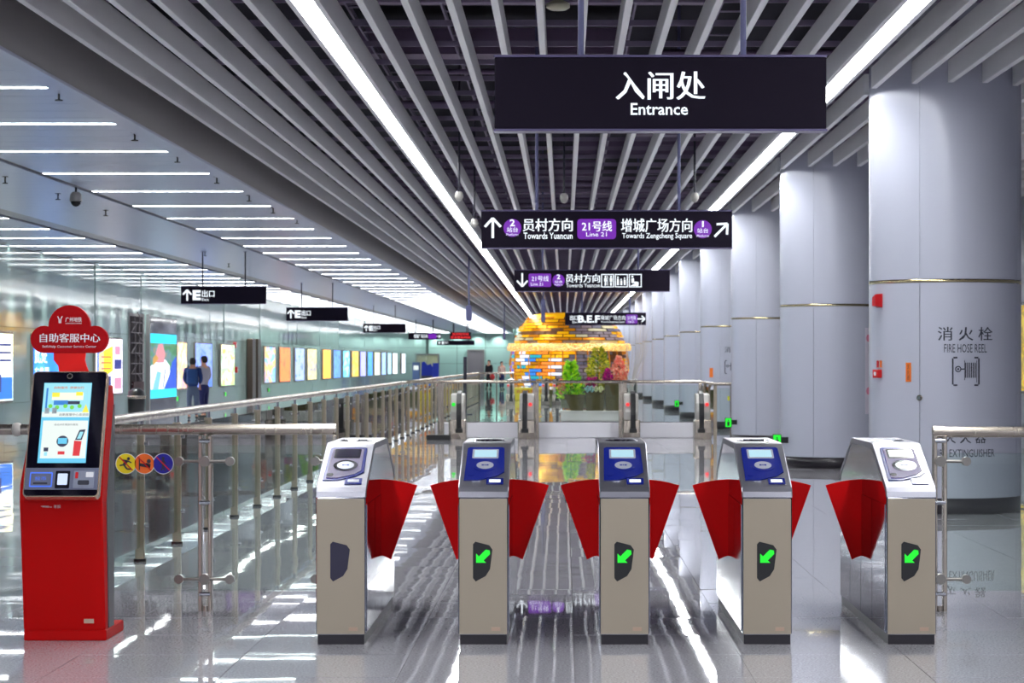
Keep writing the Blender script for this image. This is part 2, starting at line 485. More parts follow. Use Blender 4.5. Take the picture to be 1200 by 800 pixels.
# washers recessed above the wall
wash_me = MB().lathe([(.0, 0), (.05, 0), (.06, -.01)], n=12).mesh('downlight_and_fill', M['satin'])
for i in range(74):
    y = 41 + i * 1.5
    if y > 150: break
    share('downlight_and_fill', wash_me, (XL + .22, y, ZL - .001), cl)
    ld = bpy.data.lights.get('wall_washer') or bpy.data.lights.new('wall_washer', 'SPOT')
    ld.energy = L_WASH; ld.spot_size = math.radians(58); ld.spot_blend = .6; ld.shadow_soft_size = .03; ld.color = (.92, 1, .97)
    lo = bpy.data.objects.new('wall_washer', ld); COL.objects.link(lo); lo.location = (XL + .22, y, ZL - .03); lo.rotation_euler = (0, math.radians(-12), 0)
# end wall
we = struct('wall_end')
mb = MB().box(XL - .2, XR, Y1 + .05, Y1 + .2, 0, 5.3).build('backing', M['wallb'], we)
pm = MB().bbox(.01, 2.34, 0, .05, 0, 1.28, .006).mesh('wall_panel', M['walle'])
for i in range(8):
    for k in range(4): share('wall_panel', pm, (XL + .1 + i * 2.36, Y1, k * 1.3), we)
for i in range(9):  # added discs and fill spots, no known fittings, to brighten the end wall
    x = XL + .8 + i * 1.7; share('downlight_and_fill', wash_me, (x, Y1 - .7, (ZL if x < XB else 4.6) - .001), we)
    ld = bpy.data.lights.get('end_wall_fill') or bpy.data.lights.new('end_wall_fill', 'SPOT')
    ld.energy = 110; ld.spot_size = math.radians(110); ld.spot_blend = .8; ld.shadow_soft_size = .05; ld.color = (.92, 1, .97)
    lo = bpy.data.objects.new('end_wall_fill', ld); COL.objects.link(lo); lo.location = (x, Y1 - .7, (ZL if x < XB else 4.6) - .03); lo.rotation_euler = (math.radians(22), 0, 0)
# grey door in the end wall and a bright doorway with its frame
def far_door(name, x0, x1, ytop, m):
    D = Y1 - .1; t = struct(name, (px(x0, D), D, 0)); w = px(x1, D) - px(x0, D); h = pz(ytop, D)
    MB().box(0, w, 0, .06, 0, h).build('leaf', m, t)
    MB().box(-.12, 0, -.05, .08, 0, h + .12).box(w, w + .12, -.05, .08, 0, h + .12).box(0, w, -.05, .08, h, h + .12).build('frame', M['beam'], t)
far_door('door_1', 549, 566, 411, mat('grey_door', rgb(140, 134, 140), .5))
far_door('door_2', 493, 513, 416, mat('cream_door', rgb(206, 205, 170), .5))
# right wall behind the columns
wr = struct('wall_right')
MB().box(XR, XR + .2, Y0, Y1, 0, 5.3).build('backing', M['wallb'], wr)
pm = MB().bbox(-.03, 0, .006, 2.994, 0, 5.2, .004).mesh('wall_panel', mat('right_wall_panel', rgb(150, 152, 165), .3))
for j in range(62): share('wall_panel', pm, (XR, 4.4 + 3 * j, 0), wr)

# ================================================================== WHITE COLUMNS
def chord_shell(r, z0, z1, a0, a1, n):
    mb = MB(); mb.lathe([(r, z0 + .004), (r, z1 - .004)], n=n, a0=a0, a1=a1)
    mb.lathe([(r, z0 + .004), (r - .02, z0 + .004)], n=n, a0=a0, a1=a1, smooth=False)
    mb.lathe([(r - .02, z1 - .004), (r, z1 - .004)], n=n, a0=a0, a1=a1, smooth=False)
    for a in (a0, a1):
        c, s = math.cos(a), math.sin(a); mb.add([(r * c, r * s, z0), (r * c, r * s, z1), ((r - .02) * c, (r - .02) * s, z1), ((r - .02) * c, (r - .02) * s, z0)], [(0, 1, 2, 3)])
    return mb
SEAM = [math.radians(a) for a in (-118, -32, 62, 150)]       # angles of the vertical joints
ZB = 2.18
col_names = ['first white round column, nearest, with fire hose reel lettering', 'second white round column from the front, bare front panel',
             'third white round column from the front, behind the far glass rail', 'fourth white round column from the front, with small orange tag',
             'fifth white round column from the front', 'sixth white round column from the front', 'seventh white round column from the front',
             'eighth white round column from the front']
colproto = None; COLS = []
for i, cy in enumerate(COLY):
    lab = col_names[i] if i < len(col_names) else 'white round column far down the hall, hidden behind nearer ones'
    if colproto is None:
        t = thing('round_column', lab, 'column', (COLX, cy, 0), group='white round columns on the right'); colproto = t
        MB().lathe([(COLR - .022, 0), (COLR - .022, 5.25)], n=64).build('core', M['seam'], t)
        MB().lathe([(0, .0), (COLR - .005, .0), (COLR - .005, .145), (COLR - .03, .145)], n=64).build('plinth', M['plinth'], t)
        for a0, a1 in zip(SEAM, SEAM[1:] + [SEAM[0] + 2 * PI]):
            e = .0035
            chord_shell(COLR, .145, ZB - .015, a0 + e, a1 - e, 26).build('column_panel', M['colw'], t)
            chord_shell(COLR, ZB + .012, 5.24, a0 + e / 2, a1 - e / 2, 26).build('column_panel', M['colw'], t)
        MB().lathe([(COLR - .02, ZB - .013), (COLR + .004, ZB - .013), (COLR + .004, ZB + .011), (COLR - .02, ZB + .011)], n=64).build('metal_band', M['brass'], t)
    else:
        t = copy_tree(colproto); t.location = (COLX, cy, 0); t['label'] = lab
    COLS.append(t)

def wrap(mb, r):          # bend a flat x-z drawing round a column (y ignored, local coordinates)
    out = []
    for x, y, z in mb.v:
        xx = max(-r * .999, min(r * .999, x)); out.append((xx, -math.sqrt(r * r - xx * xx) + y, z))
    mb.v = out; return mb
def col_px(x, y, i=0):    # pixel to flat column drawing coordinates
    D = COLY[i] - COLR * .9
    return px(x, D) - COLX, pz(y, D)
RR = COLR + .003
def col_text(body, x0, x1, y0, y1, i=0, bold=0., parent=None, m=None):
    a, zt = col_px(x0, y0, i); b, zb = col_px(x1, y1, i)
    wrap(text_mb(body, a, b, zb, zt, 0, bold), RR).build('lettering', m or M['ink'], parent or COLS[i])
def col_rect(name, x0, x1, y0, y1, m, i=0, d=.003, n=3, parent=None):
    a, zt = col_px(x0, y0, i); b, zb = col_px(x1, y1, i); mb = MB()
    for k in range(n):
        mb.box(a + (b - a) * k / n, a + (b - a) * (k + 1) / n, -d, 0, zb, zt)
    return wrap(mb, RR).build(name, m, parent or COLS[i])
col_text('消 火 栓', 1098, 1163, 383, 399, bold=.004)
col_text('FIRE HOSE REEL', 1105, 1156, 403, 413)
col_text('灭 火 器', 1105, 1155, 505, 519, bold=.004)
col_text('FIRE EXTINGUISHER', 1094, 1166, 526, 535)
# hose reel pictogram
def reel(i, X0, X1, Y0_, Y1_):
    s = X1 - X0; mb = MB()
    def rc(a, b, c, d):
        xa, zt = col_px(X0 + a * s, Y0_ + c * (Y1_ - Y0_), i); xb, zb = col_px(X0 + b * s, Y0_ + d * (Y1_ - Y0_), i); mb.box(xa, xb, -.002, 0, zb, zt)
    rc(.05, .95, 0, .055); rc(.05, .95, .945, 1); rc(0, .055, .05, .95); rc(.945, 1, .05, .95)
    for k in range(6): rc(.47 + k * .07, .505 + k * .07, .2, .72)
    rc(.44, .46, .12, .80); rc(.88, .90, .12, .88); rc(.3, .44, .40, .44)
    xa, za = col_px(X0 + .22 * s, Y0_ + .42 * (Y1_ - Y0_), i); R1 = .11 * s * COLY[i] / FPX
    c = circle(xa, za, R1, 16); c2 = circle(xa, za, R1 * .65, 16)
    mb.add([(x, 0, z) for x, z in c + c2], [(k, (k + 1) % 16, 16 + (k + 1) % 16, 16 + k) for k in range(16)])
    mb.add([(x, 0, z) for x, z in circle(xa, za, R1 * .35, 12)], [tuple(range(12))])
    wrap(mb, RR).build('pictogram', M['ink'], COLS[i])
reel(0, 1114, 1147, 418, 452)
col_text('消', 849, 856, 406, 413, 3); col_rect('orange_tag', 832, 836, 431, 442, M['orange'], 3)
reel(3, 849, 864, 422, 438)
# fittings on the first column: things screwed to it
a, z = col_px(1078, 466); 
def col_thing(name, label, cat, x, y, i=0):
    a, z = col_px(x, y, i); yy = -math.sqrt(RR ** 2 - a ** 2)
    return thing(name, label, cat, (COLX + a, COLY[i] + yy, z), (0, 0, math.atan2(a, -yy)))
t = col_thing('lock_knob', 'small round metal lock on the white column door', 'lock', 1078, 466)
MB().tube((0, 0, 0), (0, -.012, 0), .028, 16).build('rosette', M['satin'], t); MB().tube((0, -.0125, 0), (0, -.03, 0), .016, 12).build('key_barrel', M['chrome'], t)
t = col_thing('alarm_sounder', 'upper red wedge shaped fire alarm sounder under the metal band', 'fire alarm', 1037, 351)
MB().add([(-.045, 0, -.06), (.045, 0, -.06), (.045, 0, .06), (-.045, 0, .06), (-.02, -.07, -.05), (.04, -.07, -.05), (.04, -.07, .06), (-.02, -.07, .03)],
         [(0, 1, 5, 4), (1, 2, 6, 5), (2, 3, 7, 6), (3, 0, 4, 7), (4, 5, 6, 7)]).build('horn', M['alarm'], t)
MB().box(-.05, .05, -.004, .002, -.065, .065).build('back_plate', M['alarm'], t)
t = col_thing('alarm_call_point', 'lower red square fire alarm call point with white button', 'fire alarm', 1037, 438)
MB().bbox(-.05, .05, -.05, 0, -.04, .04, .006).build('housing', M['alarm'], t)
MB().box(-.018, .018, -.053, -.05, -.018, .018).build('button', M['white'], t)
for dx, mm in ((-.03, 'alarm'), (.025, 'orange')): MB().box(dx - .016, dx + .016, -.004, 0, .06, .125).build('tag', M[mm], t)
t = col_thing('orange_notice', 'narrow orange notice sticker beside the column door joint', 'sticker', 1066, 436)
MB().box(-.028, .028, -.003, 0, -.09, .09).build('sheet', M['orange'], t)
lettering('灭\n火\n器', -.012, .012, -.07, .07, -.0045, M['ink'], t)
# pink printed notice on the second column
col_rect('notice', 1014, 1021, 384, 485, mat('pink_paper', rgb(214, 206, 220), .5), 1, d=.004)
for yy in (390, 452):
    a, z = col_px(1018, yy + 6, 1)
    wrap(MB().add([(a + .03 * math.cos(t_), -.006, z + .05 * math.sin(t_)) for t_ in [2 * PI * k / 12 for k in range(12)]], [tuple(range(12))]), RR).build('pink_ring', M['pinkline'], COLS[1])
# green exit markers low on columns
def running_exit(i, label, big):
    D = COLY[i] - .2
    t = thing('exit_marker', label, 'exit sign', (COLX - COLR, COLY[i] - .35, .36), group='green exit markers low on the columns')
    MB().box(-.10, .075, -.01, .01, -.03, .05).build('bracket', M['rubber'], t)
    MB().bbox(-.14, -.02, -.05, -.01, -.08, .09, .005).build('housing', M['rubber'], t)
    MB().box(-.13, -.03, -.053, -.05, -.07, .08).build('lit_face', M['green'], t)
    mb = MB(); mb.box(-.1, -.06, -.056, -.053, -.05, .02); mb.box(-.09, -.07, -.056, -.053, .03, .05); mb.build('running_figure', M['rubber'], t)
for i, lab in ((1, 'small green exit marker on the second column'), (2, 'small green exit marker on the third column'), (4, 'small green exit marker on the fifth column, far')):
    running_exit(i, lab, 1)

# ================================================================== HANGING SIGNS
def sign(name, label, x0, x1, y0, y1, D, poles, cat='sign', group=None, ztop=5.25, m=None, thick=.12, polem=None, pr=.018):
    X0, X1 = px(x0, D), px(x1, D); zt, zb = pz(y0, D), pz(y1, D)
    t = thing(name, label, cat, ((X0 + X1) / 2, D, zb), group=group)
    w = (X1 - X0) / 2; h = zt - zb
    MB().bbox(-w, w, 0, thick, 0, h, .004).build('housing', M['signblack'], t)
    e = max(.012, h * .03)
    MB().box(-w - .004, w + .004, -.008, thick + .008, h, h + e).build('rail', M['signedge'], t)
    MB().box(-w - .004, w + .004, -.008, thick + .008, -e, 0).build('rail', M['signedge'], t)
    for p in poles:
        X = px(p, D) - (X0 + X1) / 2
        MB().tube((X, thick / 2, h + e), (X, thick / 2, ztop - zb), pr, 10).build('pole', polem or M['pole'], t)
        MB().tube((X, thick / 2, ztop - zb - .01), (X, thick / 2, ztop - zb), pr * 3, 10).build('ceiling_flange', M['pole'], t)
    def P(x, y): return px(x, D) - (X0 + X1) / 2, pz(y, D) - zb
    def txt(body, a, b, c, d, mm='signwhite', bold=0.):
        xa, za = P(a, d); xb, zb_ = P(b, c); lettering(body, xa, xb, za, zb_, -.012, M[mm], t, bold)
    def arr(cx, cy, r, ang, w=.24):
        xa, za = P(cx, cy); arrow(xa, za, r * D / FPX, ang, -.012, M['signwhite'], t, w)
    def disc(cx, cy, r):
        xa, za = P(cx, cy); MB().plate(circle(xa, za, r * D / FPX, 28), -.008, 0).build('line_disc', M['purple'], t)
    def pill(a, b, c, d, r=4):
        xa, za = P(a, d); xb, zb_ = P(b, c); MB().plate(rrect(xa, xb, za, zb_, r * D / FPX), -.008, 0).build('line_badge', M['purple'], t)
    def shape(mbf, name='pictogram'):
        mb = MB(); mbf(mb, P); mb.build(name, M['signwhite'], t)
    return t, txt, arr, disc, pill, shape
t, txt, *_ = sign('entrance_sign', 'large black hanging sign reading Entrance above the gates', 579.5, 968.5, 67, 151, 12.5, (681, 872), pr=.017)
txt('入闸处', 722, 826, 84, 117, bold=.012); txt('Entrance', 739, 806, 121, 135, bold=.014)

t, txt, arr, disc, pill, shape = sign('platform_sign', 'wide black platform sign with up arrow and two purple discs', 564, 858, 247.5, 290, 24.5, (629, 796))
arr(577.5, 267, 12, 0); disc(600.5, 267, 10.5); txt('2', 597.5, 603.5, 257, 265, bold=.02); txt('站台', 594, 607, 266, 272); txt('Platform', 593.5, 607.5, 273.5, 276)
txt('员村方向', 613, 671, 256, 271, bold=.015); txt('Towards Yuancun', 613.5, 671, 272.5, 280, bold=.01)
pill(676.5, 722, 256.5, 280); txt('21号线', 682, 717, 259, 271, bold=.012); txt('Line 21', 687, 711, 272, 277)
txt('增城广场方向', 728, 811, 256, 272, bold=.012); txt('Towards Zengcheng Square', 729, 811, 273, 281, bold=.008)
disc(823.5, 268.5, 10.5); txt('1', 822.6, 824.6, 259, 266, bold=.004); txt('站台', 817, 830, 267.5, 273); txt('Platform', 816.5, 830.5, 275, 277.5)
arr(845, 269.5, 11, PI / 4)

t, txt, arr, disc, pill, shape = sign('platform_sign', 'middle black sign with down arrow and lift and toilet symbols', 602.5, 785, 316.5, 341, 41, (636, 748))
arr(612, 328, 8, PI); pill(619.5, 646, 320.5, 336, 2); txt('21号线', 623, 643, 323, 329.5); txt('Line 21', 622, 636, 331, 334.5)
disc(654.5, 328.5, 7.2); txt('2', 652.5, 656.5, 321.5, 327, bold=.02); txt('站台', 650, 659, 328.5, 331.5); txt('Platform', 650, 659, 332.5, 334.5)
txt('员村方向', 663, 703, 321, 331, bold=.012); txt('Towards Yuancun', 663.5, 703, 332, 336.5)
def icons(mb, P):
    def r(a, b, c, d):
        xa, za = P(a, d); xb, zb = P(b, c); mb.box(xa, xb, -.012, -.004, za, zb)
    for k in range(3):
        o = 704.5 + k * 16.2
        r(o, o + 15, 321, 322); r(o, o + 15, 335.5, 336.5); r(o, o + 1, 322, 335.5); r(o + 14, o + 15, 322, 335.5)
    for o in (708, 714.5): r(o + .6, o + 2.4, 323, 325); r(o, o + 3, 325.5, 330); r(o + .6, o + 2.4, 330.5, 334.5)
    r(711.8, 712.4, 323, 334.5)
    for o, h in ((723, 326), (727, 328.5), (731, 327)): r(o + .3, o + 1.7, h - 2, h); r(o, o + 2.2, h + .5, 334)
    r(740, 742, 323, 325); r(740, 743, 326, 330); r(740, 747, 330, 331.5)
    for k in range(4): r(739 + k * 2.3, 741.3 + k * 2.3, 334 - k * 1.2, 335)
shape(icons)
t, txt, arr, disc, pill, shape = sign('exit_sign', 'far black sign with exit letters B, E, F and right arrow', 662, 757, 366.5, 380.5, 74, (682, 738), pr=.03)
txt('出口', 668, 677, 369.5, 375, bold=.01); txt('Exit', 671, 677, 376, 378.5); txt('B.E.F', 677.5, 703, 369.5, 378, bold=.03)
txt('增城广场方向', 704, 733, 369.5, 375); txt('Towards Zengcheng Square', 704, 732, 376, 378.5); pill(733.5, 747, 368.5, 379, 1); txt('21号线', 735.5, 745, 370, 374.5); txt('Line 21', 736, 743, 375.5, 378)
arr(751.5, 373.5, 4.5, PI / 2, .3)

def exit_sign(label, x0, x1, y0, y1, D, poles):
    t, txt, arr, *_ = sign('exit_sign', label, x0, x1, y0, y1, D, poles, ztop=ZL - .02, polem=M['pole_dark'], pr=.014, group='hanging exit signs over the left aisle')
    w = x1 - x0; h = y1 - y0
    arr(x0 + .075 * w, (y0 + y1) / 2, .33 * h, 0, .3)
    txt('E', x0 + .14 * w, x0 + .235 * w, y0 + .2 * h, y1 - .2 * h, bold=.05)
    txt('出口', x0 + .25 * w, x0 + .395 * w, y0 + .2 * h, y0 + .62 * h, bold=.01); txt('Exit', x0 + .25 * w, x0 + .33 * w, y0 + .68 * h, y1 - .16 * h)
exit_sign('nearest hanging exit sign with up arrow and letter E', 212, 311.5, 336, 355.5, 48.6, (237, 287))
exit_sign('second hanging exit sign with up arrow and letter E', 335.5, 407.5, 360.5, 375.5, 68, (353, 389.5))
exit_sign('third hanging exit sign with up arrow and letter E', 425.5, 475.5, 379.5, 389.5, 95, (437.5, 463))
t, txt, arr, disc, pill, _ = sign('platform_sign', 'small far sign over the left aisle with purple badge', 478.5, 517, 390, 397.5, 128, (487, 507.5), ztop=ZL - .02, polem=M['pole_dark'], pr=.03)
txt('增城广场方向', 485, 501, 391.5, 396, bold=.01); pill(502, 511.5, 391, 396.7, .6); arr(514, 394, 2.4, PI / 2, .3)
# LED board and the small sign under it
D = 140
t = thing('led_board', 'far black board with two lines of red glowing text', 'display board', (px(539.5, D), D, pz(397.5, D)))
w = px(552, D) - px(539.5, D); h = pz(389, D) - pz(397.5, D)
MB().bbox(-w, w, 0, .2, 0, h, .02).build('housing', M['signblack'], t)
for k in range(2):
    for xx in (-.3, .3): MB().tube((xx * 2 * w, .1, h), (xx * 2 * w, .1, ZL - .02 - pz(397.5, D)), .03, 8).build('pole', M['pole_dark'], t) if k == 0 else None
lettering('往员村方向', -w * .75, w * .75, h * .55, h * .92, -.01, M['redled'], t, .02); lettering('首末班车时间', -w * .9, w * .9, h * .1, h * .45, -.01, M['redled'], t, .02)
D = 141
t, txt, arr, *_ = sign('exit_sign', 'far narrow exit sign directly under the red board', 512, 556, 399, 404, D, (531, 549), ztop=ZL - .02, polem=M['pole_dark'], pr=.025)
arr(515.5, 401.5, 1.9, -PI / 2, .3); txt('E', 518, 520.5, 400, 403, bold=.05); txt('出口', 521, 525, 400, 402.5)

# hanging loudspeakers and poles
def hung_box(label, x, ytop, y0, y1, D, w, zt):
    t = thing('hanging_speaker', label, 'speaker', (px(x, D), D, pz(y1, D)), group='grey pole mounted speakers')
    h = pz(y0, D) - pz(y1, D)
    MB().bbox(-w / 2, w / 2, -w / 2, w / 2, 0, h, .01).build('housing', M['pole'], t)
    MB().tube((0, 0, h), (0, 0, zt - pz(y1, D)), .022, 8).build('pole', M['pole'], t)
hung_box('grey speaker on a thin pole left of the long strip light', 549.5, 300, 358, 376, 60, .15, 5.25)
hung_box('grey speaker on a thin pole before the gold dome', 636.5, 340, 350, 377, 66, .12, 5.25)
hung_box('far grey speaker on a thin pole before the pale end wall', 591, 375, 384, 398, 110, .12, 5.25)

# ================================================================== CAMERAS, SPRINKLERS
def dome_cam(label, x, y, D, ztop, r=.075, dark=False):
    t = thing('dome_camera', label, 'security camera', (px(x, D), D, pz(y, D)), group='ceiling security cameras')
    MB().lathe([(r * .55, r * 1.5), (r * .9, r * 1.1), (r, r * .5), (r, 0)], n=16).build('housing', M['camwhite'], t)
    MB().lathe([(r * .85, 0), (r * .75, -r * .4), (r * .4, -r * .75), (0, -r * .85)], n=16).build('dome', M['smoke'] if dark else M['camwhite'], t)
    MB().tube((0, 0, r * 1.4), (0, 0, ztop - pz(y, D)), .014, 8).build('stem', M['pole_dark'], t)
dome_cam('black dome camera with white hood under the left metal ceiling', 89, 236, 31, ZL - .0, .085, True)
dome_cam('white dome camera just right of the long strip light', 538, 232, 29, 5.25, .055)
dome_cam('white dome camera left of the platform sign', 556, 263, 34, 5.25, .055)
dome_cam('white dome camera above the middle of the platform sign', 661, 234, 30, 5.25, .055)
dome_cam('white dome camera above the right end of the platform sign', 814, 233, 30, 5.25, .055)
t = thing('hanging_lamp', 'pale round lamp disc between the slats at the top edge', 'lamp', (px(654, 17.5), 17.5, 4.12))
MB().lathe([(0, -.02), (.06, -.018), (.09, 0), (.09, .03), (.03, .06)], n=24).build('shade', mat('lamp_cream', rgb(190, 186, 160), .4), t)
MB().tube((0, 0, .06), (0, 0, 1.13), .01, 8).build('stem', M['pole_dark'], t)
spr = None
for k, (x, y) in enumerate(((69, 118), (158, 165), (208, 190.5), (254, 215), (292, 236), (6, 215), (124, 253), (68, 234), (240, 300), (268, 313), (320, 250), (348, 262))):
    D = 2.27 * FPX / (VY - y); X = px(x, D)
    if spr is None:
        t = thing('sprinkler', 'small dark sprinkler head under the left metal ceiling', 'sprinkler', group='sprinkler heads'); spr = t
        MB().tube((0, 0, .0), (0, 0, .075), .01, 8).build('stem', M['rubber'], t); MB().tube((0, 0, -.01), (0, 0, 0), .035, 10).build('deflector', M['rubber'], t)
        MB().tube((0, 0, .074), (0, 0, .08), .04, 10).build('escutcheon', M['rubber'], t)
    else: t = copy_tree(spr)
    t.location = (X, D, ZL - .081)
    t['label'] = ('%s small dark sprinkler head from the front in the line beside the grey beam' % ORD[k]) if k < 5 else ['small dark sprinkler head at the left edge, before the dome camera', 'small dark sprinkler head just right of the dome camera', 'small dark sprinkler head just left of the dome camera', 'small dark sprinkler head between the poles of the nearest exit sign', 'small dark sprinkler head above the right end of the nearest exit sign', 'small dark sprinkler head left of the second exit sign, beside the beam', 'small dark sprinkler head straight above the second exit sign'][k - 5]

# ================================================================== TICKET GATES
GD = 11.54
prof = [(0, .05), (0, .735), (.008, .762), (.03, .785), (.50, .972), (.54, .985), (.58, .99), (1.36, .99), (1.40, .985), (1.44, .972), (1.90, .785), (1.932, .762), (1.94, .735), (1.94, .05)]
GW = .125
S_ang = math.atan2(.972 - .785, .50 - .03)
def slope_M(): return Matrix.Translation((0, .03, .785)) @ Matrix.Rotation(S_ang - PI / 2, 4, 'X')
# in slope space: x across, z up the slope (0 .. .506), -y outwards
def flap_part(side, parent):
    """sector shaped wing; side = -1 or +1"""
    y = .96; pts = []
    x0, x1 = GW - .01, GW + .190
    # centre of the arcs
    cx, cz = GW - .02, .04
    R = .742
    a_in, a_out = PI / 2, math.atan2(.722 - cz, x1 - cx)
    for k in range(9):
        a = a_in + (a_out - a_in) * k / 8; pts.append((cx + R * math.cos(a), cz + R * math.sin(a)))
    b = (GW + .055, .345); pts.append(b)
    for k in range(1, 6):
        u = k / 5; pts.append((b[0] + (x0 - b[0]) * u, b[1] + .022 * math.sin(u * PI / 2) ))
    if side < 0: pts = [(-x, z) for x, z in pts][::-1]
    return MB().plate(pts, y - .006, y + .006).build('flap', M['flap'], parent)
def make_gate(label, x, style, flaps, arrow_on, grp='ticket gates in the near row'):
    t = thing('ticket_gate', label, 'ticket gate', (x, GD, 0), group=grp)
    MB().prism_x(prof, -GW, GW, .010).build('body', M['gateside'], t)
    MB().box(-GW + .008, GW - .008, .008, 1.932, 0, .05).build('plinth', M['plinth'], t)
    MB().plate(rrect(-GW + .005, GW - .006, .053, .733, .003, 2), -.006, .002).build('front_panel', M['steel'], t)
    MB().plate(rrect(-GW + .005, GW - .006, .053, .733, .003, 2), 1.938, 1.946).build('rear_panel', M['steel'], t)
    # cap: hood skin over nose, slope and top
    cp = [(-.004, .74), (.004, .768), (.027, .790), (.50, .977), (.54, .990), (.58, .995), (1.36, .995), (1.40, .990), (1.44, .977), (1.913, .790), (1.936, .768), (1.944, .74), (1.93, .74), (1.9, .772), (1.40, .965), (.54, .965), (.04, .772), (.01, .74)]
    MB().prism_x(cp, -GW - .002, GW + .002, .004).build('cap', M['cap'], t)
    # side inspection panels with thin seams
    for sx in (-1, 1):
        xx = sx * (GW + .0008)
        for (ya, yb) in ((.05, .52), (.53, .98), (.99, 1.45), (1.46, 1.90)):
            mb = MB(); a, b = sorted((xx, xx + sx * .0025)); mb.box(a, b, ya, yb, .062, .70); mb.build('side_panel', M['gateside'], t)
    Mx = slope_M()
    def sl(poly, d0, d1, name, m, parent=None):
        return MB().plate(poly, -d1, -d0).xform(Mx).build(name, m, parent or t)
    # reader plate: rectangle with its lower right corner sloping
    outer = [(-.103, .075), (-.03, .075), (.062, .125), (.100, .175), (.094, .470), (.085, .482), (-.085, .482), (-.097, .470)]
    if style == 'blue':
        rp = sl(outer, .004, .012, 'reader_plate', M['blue'])
    else:
        rp = sl(outer, .004, .010, 'reader_plate', M['blue'])
        inner = [(x * .84, .283 + (z - .283) * .89) for x, z in outer]
        sl(inner, .010, .013, 'inner_plate', M['readerplate'], rp)
    scr = 'lcd' if style == 'blue' else ('lcdoff' if style == 'off' else 'lcdwhite')
    sl(rrect(-.070, .066, .338, .452, .008), .012, .014, 'screen_bezel', M['bezel'] if style != 'blue' else M['silver'], rp)
    s = sl(rrect(-.060, .056, .352, .438, .004), .014, .0155, 'screen', M[scr], rp)
    n = 24
    sl([(.062 * math.cos(2 * PI * k / n), .245 + .068 * math.sin(2 * PI * k / n)) for k in range(n)], .012, .015, 'card_target_ring', M['blue'] if style == 'blue' else M['chrome'], rp)
    sl([(.044 * math.cos(2 * PI * k / n), .245 + .045 * math.sin(2 * PI * k / n)) for k in range(n)], .015, .017, 'card_target', M['silver'] if style != 'on' else M['lcdwhite'], rp)
    # card target mark
    mb = MB(); 
    for a, b in ((-.018, -.006), (-.003, .003), (.006, .018)): mb.plate([(a, .238), (b, .238), (b, .252), (a, .252)], -.0178, -.0168)
    mb.xform(Mx).build('printed_mark', M['blue'], rp)
    sl([(-.07 + .018 * math.cos(2 * PI * k / 16), .135 + .018 * math.sin(2 * PI * k / 16)) for k in range(16)], .012, .014, 'button', M['bezel'] if style != 'blue' else M['blue'], rp)
    sb = sl(rrect(.012, .098, .030, .098, .004), .004, .010, 'slot_bezel', M['blue'])
    sl(rrect(.026, .084, .048, .080, .003), .010, .012, 'ticket_slot', M['lcdwhite'] if style != 'off' else M['silver'], sb)
    sl(rrect(-.060, -.020, .058, .078, .003), .004, .006, 'label_plate', M['silver'])
    # round vent on the flat top
    MB().lathe([(0, .9965), (.06, .9965), (.075, 1.001), (.09, .995)], .0, .85, 24).build('top_lid', M['chrome'], t)
    # arrow window
    w = [(-.052, .335), (-.052, .505), (-.040, .518), (.030, .500), (.046, .478), (.034, .380), (.012, .345), (-.038, .318)]
    aw = MB().plate(w[::-1], -.010, -.006).build('display_window', M['rubber'] if arrow_on else M['lcdoff'], t)
    if arrow_on:
        mb = MB()
        P = [(-.036, .412), (-.036, .458), (-.022, .444), (.012, .478), (.032, .474), (.034, .456), (.002, .424), (.014, .412)]
        mb.plate(P[::-1], -.0125, -.0105).build('arrow', M['green'], aw)
    MB().box(.040, .085, -.009, -.006, .070, .088).build('rating_plate', mat('plate_tan', rgb(190, 160, 140), .5), t)
    for s_ in flaps: flap_part(s_, t)
    return t
make_gate('leftmost ticket gate with blank dark window and one right flap', (399.5 - VX) / 233, 'off', (1,), False)
make_gate('second ticket gate from the left, blue reader, two red flaps', (566.5 - VX) / 233, 'blue', (-1, 1), True)
make_gate('middle ticket gate of the five, blue reader, two red flaps', (732 - VX) / 233, 'blue', (-1, 1), True)
make_gate('fourth ticket gate from the left, blue reader, left side showing', (899 - VX) / 233, 'blue', (-1, 1), True)
make_gate('rightmost ticket gate with silver reader, lit arrow, one left flap', (1068 - VX) / 233, 'on', (-1,), True)

# ================================================================== SELF SERVICE KIOSK
KX, KD = -2.545, 11.70
t = thing('service_kiosk', 'red self-service kiosk with tilted touch screen and clover sign', 'kiosk', (KX, KD, 0)); K = t
hw = .2085
body = [(0, .055), (-.06, .50), (-.095, .72), (-.085, .80), (.10, 1.30), (.19, 1.30), (.21, 1.22), (.185, .72), (.18, .055)]
mb = MB().prism_x([(y, z) for y, z in body][::-1], -hw, hw, .006)
mb.v = [(x + (.05 * min(1, (z - .8) / .25) if z > .8 and x < 0 else 0), y, z) for x, y, z in mb.v]; mb.build('body', M['kred'], t)
side = [(.06, .06), (.02, .70), (.08, .90), (.20, 1.20), (.218, 1.20), (.195, .72), (.19, .06)]
for sx in (1,):
    a, b = sorted((sx * (hw - .002), sx * (hw + .006))); MB().prism_x(side[::-1], a, b).build('side_strip', M['kgrey'], t)
MB().bbox(-hw, hw + .003, 0, .46, 0, .055, .004).build('base_plate', M['kred'], t)
Kb = Vector((-.0, -.2, 0))
ang = math.atan2(.25, .6275)
KM = Matrix.Translation((.022 + 0, -.205, .7445)) @ Matrix.Rotation(-ang, 4, 'X')
TW = .190; TH = .675
def kp(poly, d0, d1, name, m, parent=None):
    return MB().plate(poly, -d1, -d0).xform(KM).build(name, M[m] if isinstance(m, str) else m, parent or K)
tab = kp(rrect(-TW, TW, 0, TH, .022, 6), -.045, .0, 'tablet_shell', 'gold')
kp(rrect(-TW + .006, TW - .006, .006, TH - .006, .018, 6), 0., .003, 'black_glass', 'black')
def fx(f): return -TW + 2 * TW * f
